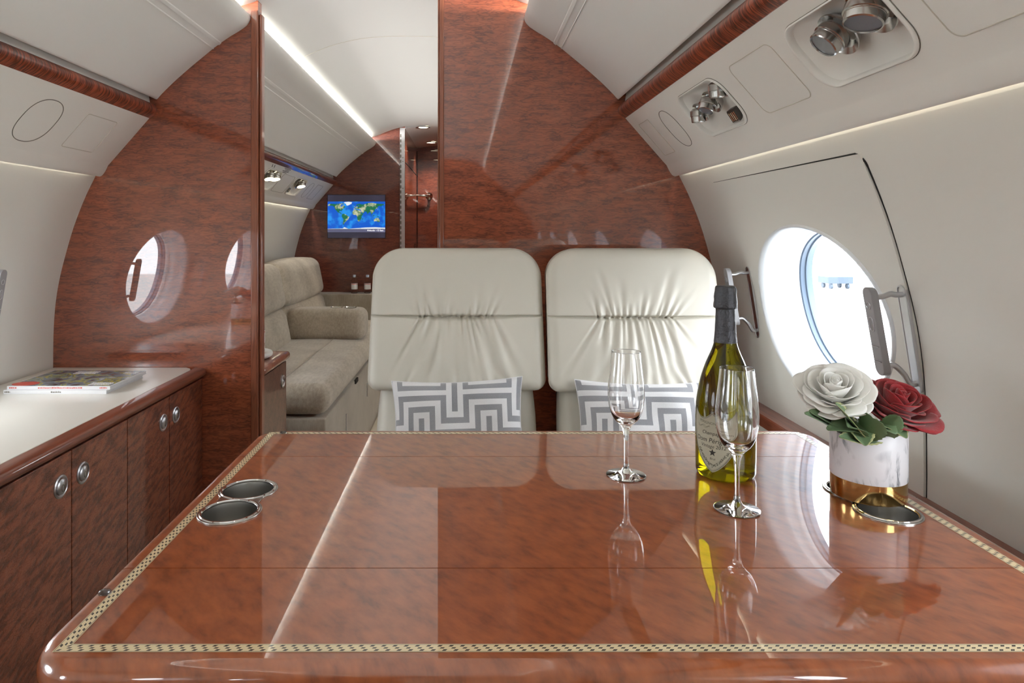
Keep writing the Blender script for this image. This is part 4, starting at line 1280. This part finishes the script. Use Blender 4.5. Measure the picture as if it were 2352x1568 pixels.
# ------------------------------------------------------------------ armchairs
def armchair(seed, lab, group=None):
    """built facing -Y, origin on the floor below the backrest front"""
    rnd = random.Random(seed)
    t = thing('armchair', lab, 'armchair', (0, 0, 0), group=group)
    th = R(17)
    z0 = .60                   # backrest local origin height
    def BK(x, h, d):
        """x across, h up along the backrest, d forward of the back plane"""
        return Vector((x, h * math.sin(th) - d * math.cos(th), z0 + h * math.cos(th) + -d * math.sin(th) * -0.0 + 0))
    W2 = .239
    Htop = .475; Hseam = .281; Hbot = .075
    def halfw(h):
        r1 = .085
        w = W2 + .004 * (1 - (h - Hbot) / (Htop - Hbot))
        if h > Htop - r1:
            w = w - r1 + math.sqrt(max(0, r1 * r1 - (h - Htop + r1) ** 2))
        r2 = .03
        if h < Hbot + r2:
            w = w - r2 + math.sqrt(max(0, r2 * r2 - (Hbot + r2 - h) ** 2))
        return w
    folds = []
    for i in range(17):      # gathered folds hanging below the seam
        x0 = -.105 + .21 * (i + rnd.uniform(.2, .8)) / 17
        folds.append((x0, -1, x0 * rnd.uniform(.25, .75) + rnd.uniform(-.01, .01), rnd.uniform(.05, .19), rnd.uniform(.0035, .0075), rnd.uniform(.003, .0065)))
    for i in range(13):      # shorter ones rising above it
        x0 = -.11 + .22 * (i + rnd.uniform(.2, .8)) / 13
        folds.append((x0, 1, x0 * rnd.uniform(.2, .7) + rnd.uniform(-.015, .025), rnd.uniform(.03, .10), rnd.uniform(.003, .0055), rnd.uniform(.003, .005)))
    for i in range(11):       # and from the lower seam upward
        x0 = -.16 + .32 * (i + rnd.uniform(.2, .8)) / 11
        folds.append((x0, 2, -x0 * rnd.uniform(.2, .6), rnd.uniform(.04, .11), rnd.uniform(.003, .006), rnd.uniform(.004, .008)))
    def depth(x, h, ex):
        R1 = .030
        e = min(ex, Htop - h + .0, 1)
        eb = h - Hbot
        e = min(e, eb)
        e = max(0, min(e, R1))
        d = .105 + math.sqrt(max(0, R1 * R1 - (R1 - e) ** 2)) * .85
        # gentle crown of each panel
        d += .012 * math.cos(x / W2 * 1.35)
        hs = Hseam - .004 * math.cos(min(PI / 2, abs(x) / .11))
        gath = math.exp(-(x / .13) ** 2)
        dv = h - hs
        d -= (.009 + .014 * gath) * math.exp(-(dv / (.0022 + .0035 * gath)) ** 2) + .009 * gath * math.exp(-(dv / .03) ** 2)
        d += .010 * math.exp(-((h - .18) / .07) ** 2) * math.exp(-(x / .16) ** 2)
        for (x0, kd, sl, ln, am, wd) in folds:
            if kd == -1: q = (hs - h)
            elif kd == 1: q = (h - hs)
            else: q = (h - Hbot)
            if q < -.002 or q > ln * 1.6: continue
            tt = max(0, q) / ln
            xc = x0 + sl * tt * (1 if kd != 1 else .8) * (ln / .12)
            wdd = wd * (1 + 1.6 * tt)
            if abs(x - xc) > wdd * 3.4: continue
            s_ = (x - xc) / wdd
            fade = max(0, 1 - tt / 1.6) ** 1.1
            d += am * fade * (-math.exp(-s_ * s_) + .75 * math.exp(-(s_ - 1.6) ** 2 / 1.3) + .35 * math.exp(-(s_ + 1.7) ** 2 / 1.4))
        return d
    NU, NV = 190, 150
    hs_ = []
    for j in range(NV + 1):
        t_ = j / NV
        # cluster rows at the ends
        hs_.append(Hbot + (Htop - Hbot) * (t_ - math.sin(2 * PI * t_) / (2 * PI) * .55))
    hs_ = sorted(hs_ + [Hseam - .002 + q * .0012 for q in range(-16, 17)])
    NV = len(hs_) - 1
    mb = MB()
    def F(u, v):
        h = hs_[round(v * NV)]
        hw = halfw(h)
        s_ = 2 * u - 1
        s_ = math.copysign(1 - (1 - abs(s_)) ** 1.0, s_)
        x = s_ * hw
        return BK(x, h, depth(x, h, hw - abs(x)))
    mb.grid(F, NU, NV)
    # side and back surfaces
    ring = [(-halfw(h), h) for h in hs_] + [(-halfw(Htop) * (1 - 2 * i / NU), Htop) for i in range(1, NU)] + [(halfw(h), h) for h in hs_[::-1]] + [(halfw(Hbot) * (1 - 2 * i / NU), Hbot) for i in range(1, NU)]
    n = len(ring)
    b = len(mb.v)
    levels = [(0, .105), (-.003, .09), (-.003, .03), (-.02, .004), (-.05, .0)]
    for ins, dd in levels:
        for (x, h) in ring:
            f = 1 + ins / .24
            mb.v.append(BK(x * f, Hbot + .2 + (h - Hbot - .2) * f if ins < 0 else h, dd))
    for j in range(len(levels) - 1):
        for i in range(n): mb.f.append((b + j * n + i, b + j * n + (i + 1) % n, b + (j + 1) * n + (i + 1) % n, b + (j + 1) * n + i)); mb.m.append(0)
    mb.f.append(tuple(b + (len(levels) - 1) * n + i for i in range(n))); mb.m.append(0)
    bk = mb.build('backrest', M['leather'], t, smooth=60)
    MB().tube([BK(x, h, .106) for x, h in ring[::2]], .0022, 6, closed=True).build('piping', M['piping'], bk)
    # lumbar section under the wide panel
    def lum(v):
        return v
    mb = MB().rbox((0, 0, 0), (.416, .115, .30), .028, 12, puff=.012)
    mb.v = [BK(v.x, v.z - .052, .045 + v.y * -1) for v in mb.v]
    lu = mb.build('lumbar_cushion', M['leather'], t, smooth=180)
    # hard dark shell between back and base, seat cushion, arms, base
    mb = MB().rbox((0, 0, 0), (.42, .05, .62), .02, 6)
    mb.v = [BK(v.x * 1, v.z - .10, -.02 - v.y) for v in mb.v]
    mb.build('back_shell', M['darkshell'], t)
    MB().rbox((0, -.31, .40), (.44, .50, .13), .045, 12, puff=.015).build('seat_cushion', M['leather'], t, smooth=180)
    for s_ in (-1, 1):
        MB().rbox((s_ * .205, -.26, .30), (.05, .46, .12), .018, 8).build('armrest', M['leather'], t)
    MB().rbox((0, -.28, .10), (.40, .42, .48), .03, 6).build('base', M['darkshell'], t)
    return t
ch = armchair(3, 'ivory leather armchair with patterned pillow, left of the pair behind the table')
ch.location = (-.028, 1.925, 0)
ch2 = armchair(8, 'ivory leather armchair behind the bottle and flutes, right of the pair')
ch2.location = (.4665, 1.905, 0)
# two seats behind the camera, mirrored in the right divider
for src, x, lab in ((ch, .03, 'ivory leather armchair behind the camera on the aisle side, seen only in reflections'), (ch2, .53, 'ivory leather armchair behind the camera by the window, seen only in reflections')):
    c = copy_tree(src); c.location = (x, -.70, 0); c.rotation_euler = (0, 0, PI); c['label'] = lab

# pillows with a key pattern
def key(c, r):
    blk = math.floor(r / 8)
    r -= blk * 8
    c = (c + 6 * blk) % 12
    g = False
    if r == 0 and (c <= 6 or c >= 10): g = True
    if c in (6, 10) and r <= 4: g = True
    if r == 4 and 6 <= c <= 10: g = True
    if r == 2 and c <= 4: g = True
    if c in (0, 4) and 2 <= r <= 6: g = True
    if r == 6 and (c >= 4 or c == 0): g = True
    if c == 2 and r >= 4: g = True
    if c == 8 and r <= 2: g = True
    return g
def pillow(loc, rot, lab, w=.350, h=.235, dep=.085, c0=0, r0=0):
    t = MB()
    NUc, NVr, sub = 24, 16, 4
    def shp(u, v, sgn):
        a, b = 2 * u - 1, 2 * v - 1
        pin = 1 - .055 * (a * a) * (1 - b * b) * 0
        x = a * w / 2 * (1 - .07 * (1 - b * b) * abs(a) ** 3)
        z = b * h / 2 * (1 - .09 * (1 - a * a) * abs(b) ** 3)
        th_ = ((1 - a ** 4) ** .55 * (1 - b ** 4) ** .55) if abs(a) < 1 and abs(b) < 1 else 0
        y = sgn * dep / 2 * th_ + .003 * math.sin(a * 7 + b * 3) * th_ + .0025 * math.sin(b * 9 - a * 5) * th_
        return Vector((x, y, z))
    M_ = Matrix.Translation(loc) @ Matrix.Rotation(R(rot[0]), 4, 'X') @ Matrix.Rotation(R(rot[1]), 4, 'Y') @ Matrix.Rotation(R(rot[2]), 4, 'Z')
    pf = lambda i, j: 1 if key(i // sub + c0, (NVr - 1 - j // sub) + r0) else 0
    t.grid(lambda u, v: M_ @ shp(u, v, -1), NUc * sub, NVr * sub, mf=pf)
    t.grid(lambda u, v: M_ @ shp(u, v, 1), NUc * sub, NVr * sub, mf=pf)
    o = t.build('pillow', [M['pw'], M['pg']], smooth=180, label=lab, cat='pillow', group=None)
    bm = bmesh.new(); bm.from_mesh(o.data); bmesh.ops.remove_doubles(bm, verts=bm.verts, dist=.0003); bmesh.ops.recalc_face_normals(bm, faces=bm.faces); bm.to_mesh(o.data); bm.free()
    o.data.shade_smooth()
    ring = [M_ @ shp(i / 40, 0, 1) for i in range(40)] + [M_ @ shp(1, i / 30, 1) for i in range(30)] + [M_ @ shp(1 - i / 40, 1, 1) for i in range(40)] + [M_ @ shp(0, 1 - i / 30, 1) for i in range(30)]
    MB().tube(ring, .0016, 6, closed=True).build('edge_seam', M['pw'], o)
    return o
pillow((-.022, 1.765, .600), (-20, -2, 0), 'grey and white key-pattern pillow on the left armchair', c0=9, r0=13)
pillow((.460, 1.755, .597), (-20, 1, 0), 'grey and white key-pattern pillow on the right armchair, behind the left flute', c0=10, r0=13)

# ------------------------------------------------------------------ forward cabin: side cabinet, sofa, screen
SX = -.690
t = thing('side_cabinet', 'brown side cabinet with rounded wood top just beyond the left divider', 'cabinet', (-.95, 2.43, FZ))
MB().box(-1.22, SX - .012, YB + .042, 2.585, FZ, .62).build('carcass', M['cabpale'], t, smooth=0)
cf = MB().box(SX - .012, SX, YB + .045, 2.58, .33, .612).build('drawer', M['cabpale'], t, bevel=.001)
MB().box(SX - .012, SX, YB + .045, 2.58, FZ + .02, .325).build('door', M['cabpale'], t, bevel=.001)
MB().lathe([(.024, -.001), (.024, .003), (.019, .004), (.016, -.002), (.0, .004)], (SX, 2.53, .575 - .03), 28, (1, 0, 0), cap=False).build('latch', M['satin'], cf)
MB().rbox((-.965, 2.432, .633), (.575, .335, .030), .013, 8).build('top', M['edge'], t)
# dish with a small labelled bottle
MB().lathe([(.0001, .0), (.085, .0), (.094, .006), (.096, .014), (.093, .020), (.085, .021), (.0001, .019)], (-.80, 2.44, .650), 40, cap=False).build('round_cushion_tray', M['white_item'], smooth=60, label='round off-white tray on the side cabinet behind the divider edge', cat='tray')
def water_bottle(x, y, z, s, lab, group):
    t = thing('water_bottle', lab, 'bottle', (x, y, z), group=group)
    pr = catmull([Vector(p) for p in [(.026, 0), (.0285, .004), (.0285, .03), (.0270, .05), (.0285, .07), (.0285, .100), (.024, .118), (.0135, .135), (.0115, .142)]], 4)
    MB().lathe([(.0002, .0)] + [(p.x * s, p.y * s) for p in pr] + [(.0002, .142 * s)], (x, y, z), 28, cap=False).build('body', M['pet'], t, smooth=60)
    MB().lathe([(.0290 * s, .035 * s), (.0291 * s, .088 * s)], (x, y, z), 28, cap=False).build('paper_label', M['bottle_label'], t)
    MB().lathe([(.0292 * s, .079 * s), (.0292 * s, .083 * s)], (x, y, z), 28, cap=False).build('label_line', M['red'], t)
    MB().lathe([(.0128 * s, .141 * s), (.0138 * s, .143 * s), (.0138 * s, .160 * s), (.012 * s, .162 * s)], (x, y, z), 20).build('cap', M['capw'], t)
    return t
LGZ = .640
for px, lab in ((814, 'small clear water bottle on the far ledge, farther from the armchair'), (844, 'small clear water bottle on the far ledge, partly touching the armchair outline')):
    p = at(px, 676, 5.16)
    water_bottle(p.x, 5.16, LGZ + .001, .86, lab, 'water bottles on the far ledge')
water_bottle(at(592, 780, 2.44).x, 2.44, .673, .86, 'small labelled bottle standing on the round tray, half hidden by the divider', 'bottle on the tray')
MB().rbox((-.81, 5.19, (LGZ + FZ) / 2), (1.0, .20, LGZ - FZ), .012, 6).build('low_wall_ledge', M['sofabase'], label='beige fabric-covered ledge at the far end of the sofa, two bottles on it', cat='ledge')

s = thing('sofa', 'long taupe chenille sofa along the left wall of the forward cabin', 'sofa', (-.9, 4.0, FZ))
SXF = -.590
MB().rbox((-.90, 3.965, .085), (.60, 2.19, .45), .012, 6).build('base', M['sofabase'], s)
for (ya, yb) in ((2.87, 5.07),):
    mb = MB().rbox(((-1.20 + SXF) / 2, (ya + yb) / 2, .385), (-SXF + (-1.20) + 0 if False else .61, yb - ya, .135), .055, 14, puff=.012)
    mb.build('seat_cushion', M['sofa'], s, smooth=180)
# seam lines on the seat
MB().tube([(-.80, 2.90, .462), (-.80, 4.0, .464), (-.80, 5.0, .462)], .002, 6).build('seat_seam', M['sofabase'], s)
for (ya, yb) in ((2.87, 4.035), (4.04, 5.09)):
    for (za, zb, dx) in ((.655, .915, .025), (.42, .66, 0)):
        def lean(v, za=za):
            return Vector((v.x - (v.z - .42) * .20, v.y, v.z))
        MB().rbox((-1.115 + dx * .6, (ya + yb) / 2, (za + zb) / 2), (.17, yb - ya, zb - za), .055, 14, puff=.018, fn=lean).build('back_cushion', M['sofa'], s, smooth=180)
ar = MB().rbox((-.855, 4.15, .545), (.47, .22, .185), .045, 14, puff=.006).build('armrest', M['sofa'], s, smooth=180)
for x in (-.80, -.715):
    MB().lathe([(.030, -.03), (.034, .0), (.038, .004), (.036, .006), (.031, .003), (.030, -.03), (.0001, -.03)], (x, 4.15, .640), 28, cap=False).build('cup_ring', M['steel'], ar)
mb = MB()
for y in (3.35, 4.05): mb.box(SXF - .012, SXF - .006, y, y + .012, .12, .20)
mb.build('pull_slot', M['satin'], s)
MB().box(SXF - .013, SXF - .004, 3.62, 3.70, .29, .31).build('latch_block', M['black'], s)

# screen on the far divider, showing a world map
mx0, mx1, mz0, mz1 = (753 - 1072) / 1550 * YF, (886 - 1072) / 1550 * YF, 1.10 - (547 - 535) / 1550 * YF, 1.10 + (535 - 447) / 1550 * YF
mm = thing('wall_screen', 'flat screen showing a blue world map on the far wood divider', 'screen', ((mx0 + mx1) / 2, YF, mz0))
sy = YF - .020
MB().box(mx0, mx1, sy, YF - .001, mz0, mz1).build('bezel', M['screenframe'], mm, bevel=.002)
MB().add([(mx0 + .004, sy - .0005, mz0 + .004), (mx1 - .004, sy - .0005, mz0 + .004), (mx1 - .004, sy - .0005, mz1 - .004), (mx0 + .004, sy - .0005, mz1 - .004)], [(0, 1, 2, 3)]).build('dark_glass', M['screendark'], mm, smooth=0)
oz1 = 1.10 + (535 - 463) / 1550 * YF; oz0 = 1.10 + (535 - 525.5) / 1550 * YF
ox0, ox1 = mx0 + .002, mx1 - .002
def quad(x0, x1, z0, z1, y): return MB().add([(x0, y, z0), (x1, y, z0), (x1, y, z1), (x0, y, z1)], [(0, 1, 2, 3)])
oc = quad(ox0, ox1, oz0, oz1, sy - .0010).build('map_ocean', M['ocean'], mm, smooth=0)
quad(ox0, ox1, oz0 - .026, oz0, sy - .0010).build('status_band', M['screengrey'], mm, smooth=0)
def geo(lon, lat, k=.0014):
    return Vector((ox0 + (lon + 168) / 352 * (ox1 - ox0), sy - k, oz0 + (lat + 78) / 162 * (oz1 - oz0)))
LANDS = [
 [(-165, 65), (-156, 71), (-128, 70), (-110, 68), (-95, 72), (-85, 68), (-82, 62), (-94, 59), (-90, 57), (-80, 52), (-78, 58), (-74, 62), (-65, 58), (-56, 52), (-66, 49), (-65, 44), (-70, 42), (-75, 37), (-81, 31), (-80, 26), (-84, 30), (-95, 29), (-97, 22), (-91, 19), (-87, 21), (-88, 16), (-83, 14), (-82, 9), (-86, 11), (-94, 16), (-105, 20), (-112, 28), (-117, 33), (-124, 40), (-124, 48), (-135, 58), (-150, 60), (-160, 56), (-165, 60)],
 [(-80, 8), (-72, 12), (-62, 10), (-51, 4), (-44, -2), (-35, -6), (-38, -14), (-42, -23), (-49, -27), (-54, -34), (-62, -39), (-66, -46), (-69, -54), (-74, -50), (-73, -38), (-70, -20), (-76, -13), (-81, -5)],
 [(-17, 15), (-16, 24), (-9, 32), (-5, 36), (10, 37), (20, 32), (32, 31), (36, 22), (43, 12), (51, 12), (46, 4), (40, -4), (40, -15), (35, -22), (32, -29), (26, -34), (18, -34), (13, -20), (13, -8), (9, 2), (5, 5), (-5, 5), (-12, 8)],
 [(-9, 37), (-9, 43), (-1, 44), (-2, 48), (5, 52), (9, 54), (12, 55), (20, 55), (28, 60), (22, 60), (24, 66), (18, 60), (12, 57), (6, 59), (6, 63), (16, 69), (28, 71), (42, 67), (60, 69), (72, 73), (100, 77), (130, 72), (160, 70), (180, 68), (178, 63), (162, 60), (160, 52), (152, 60), (138, 54), (140, 48), (130, 42), (126, 36), (121, 40), (121, 31), (115, 22), (108, 20), (108, 11), (102, 13), (103, 2), (98, 9), (96, 17), (90, 22), (82, 16), (78, 8), (73, 18), (68, 24), (58, 25), (50, 30), (57, 24), (59, 20), (52, 15), (44, 13), (36, 28), (36, 36), (27, 37), (26, 41), (20, 38), (14, 44), (18, 40), (12, 40), (8, 44), (0, 40)],
 [(114, -22), (122, -18), (130, -12), (136, -12), (140, -17), (143, -11), (150, -23), (153, -30), (149, -38), (140, -38), (130, -32), (116, -34)],
 [(-52, 61), (-44, 60), (-22, 70), (-18, 80), (-40, 83), (-62, 81), (-70, 77), (-55, 70)],
 [(-5, 50), (1, 52), (-2, 58), (-6, 57)], [(131, 32), (138, 35), (142, 42), (138, 37)], [(44, -16), (50, -14), (47, -25), (44, -22)],
 [(96, 5), (105, -5), (102, -4)], [(109, 1), (117, 6), (117, -3), (111, -3)], [(105, -6), (114, -8), (106, -8)], [(131, -2), (141, -3), (150, -10), (139, -8)], [(119, 1), (124, 1), (121, -5)], [(120, 18), (124, 12), (125, 7), (121, 14)],
 [(167, -46), (175, -41), (177, -38), (171, -44)], [(-84, 22), (-75, 20), (-78, 22)], [(-24, 65), (-14, 65), (-18, 63)], [(-120, 73), (-105, 72), (-110, 76)], [(-90, 72), (-65, 64), (-75, 75)]]
mb = MB(); ic = MB()
for k, q in enumerate(LANDS):
    tgt = ic if k == 5 else mb
    b = len(tgt.v); tgt.v += [geo(*p) for p in q]; tgt.f.append(tuple(range(b, b + len(q)))); tgt.m.append(0)
o = mb.build('map_land', M['land'], mm, smooth=0, fixn=False)
bm = bmesh.new(); bm.from_mesh(o.data); bmesh.ops.triangulate(bm, faces=bm.faces, ngon_method='EAR_CLIP'); bm.to_mesh(o.data); bm.free()
q = [(-168, -78), (184, -78), (184, -71), (120, -68), (60, -70), (20, -73), (-40, -77), (-60, -70), (-66, -68), (-74, -75), (-168, -77)]
b = len(ic.v); ic.v += [geo(*p) for p in q]; ic.f.append(tuple(range(b, b + len(q)))); ic.m.append(0)
o = ic.build('map_ice', M['ice'], mm, smooth=0, fixn=False)
bm = bmesh.new(); bm.from_mesh(o.data); bmesh.ops.triangulate(bm, faces=bm.faces, ngon_method='EAR_CLIP'); bm.to_mesh(o.data); bm.free()
vs, fs = text_tris('Altitude: -15 feet', .0185)
mb = MB().add([(ox1 - .078 + v.x, sy - .0016, oz0 - .0125 + v.y) for v in vs], fs)
mb.build('screen_text', M['screentext'], mm, smooth=0, fixn=False)

# ------------------------------------------------------------------ outside
MB().add([(-60, -40, -1.6), (60, -40, -1.6), (60, 60, -1.6), (-60, 60, -1.6)], [(0, 1, 2, 3)]).build('ground', M['tarmac'], kind='structure', smooth=0)
p = at(1921, 644, 33)
gc = thing('ground_cart', 'faint pale equipment cart far off on the apron, seen through the oval window', 'cart', (p.x, 33, -1.6))
MB().box(p.x - .6, p.x + .6, 32.6, 33.6, -1.35, -1.02).build('body', M['cart'], gc, bevel=.02)
for dx in (-.4, .4):
    for dy in (32.75, 33.45):
        MB().lathe([(.13, -.05), (.13, .05)], (p.x + dx, dy, -1.47), 20, (1, 0, 0)).build('wheel', M['cart'], gc)

# ------------------------------------------------------------------ light
w = bpy.data.worlds.new('sky'); scene.world = w; w.use_nodes = True
bgn = w.node_tree.nodes['Background']; bgn.inputs['Color'].default_value = (.93, .965, 1.0, 1); bgn.inputs['Strength'].default_value = 4.9

def strip_light(name, side, u, z, y0, y1, aim, power, col, wdt=.018):
    ld = bpy.data.lights.new(name, 'AREA'); ld.shape = 'RECTANGLE'; ld.size = abs(y1 - y0); ld.size_y = wdt; ld.energy = power; ld.color = col
    o = bpy.data.objects.new(name, ld); COL.objects.link(o)
    o.location = (X(side, u), (y0 + y1) / 2, z)
    d = Vector((aim[0] * side, 0, aim[1])).normalized()
    zc = -d; xc = Vector((0, 1, 0)); yc = zc.cross(xc).normalized()
    o.rotation_euler = Matrix((xc, yc, zc)).transposed().to_euler()
for side in (-1, 1):
    strip_light('cove_light', side, .578, 1.822, YA + .1, YB - .05, (-1, .12), 21, (1, .985, .96))
    strip_light('cove_light', side, .578, 1.822, YB + .1, YF - .1, (-1, .12), 11, (1, .975, .93))
    strip_light('wash_light', side, .962, 1.318, YA + .1, YB - .05, (.05, -1), 2.2, (1, .93, .82), .006)
    strip_light('wash_light', side, .962, 1.318, YB + .1, YF - .1, (.05, -1), 3, (1, .92, .78), .006)

# ------------------------------------------------------------------ camera and view
cd = bpy.data.cameras.new('camera'); co = bpy.data.objects.new('camera', cd); COL.objects.link(co)
cd.sensor_width = 36; cd.lens = 1550 / 2352 * 36
cd.shift_x = 104 / 2352; cd.shift_y = -249 / 2352
cd.clip_start = .01
co.location = CAM; co.rotation_euler = (R(90), 0, 0)
scene.camera = co
vs_ = scene.view_settings
vs_.view_transform = 'Standard'; vs_.look = 'None'; vs_.exposure = 1.24; vs_.gamma = 1; vs_.use_curve_mapping = False
scene.cycles.use_denoising = True
scene.cycles.caustics_reflective = False
scene.cycles.caustics_refractive = False
scene.cycles.sample_clamp_indirect = 6
scene.cycles.max_bounces = 14
scene.cycles.diffuse_bounces = 6
scene.cycles.glossy_bounces = 5
scene.cycles.transmission_bounces = 12
scene.cycles.transparent_max_bounces = 12
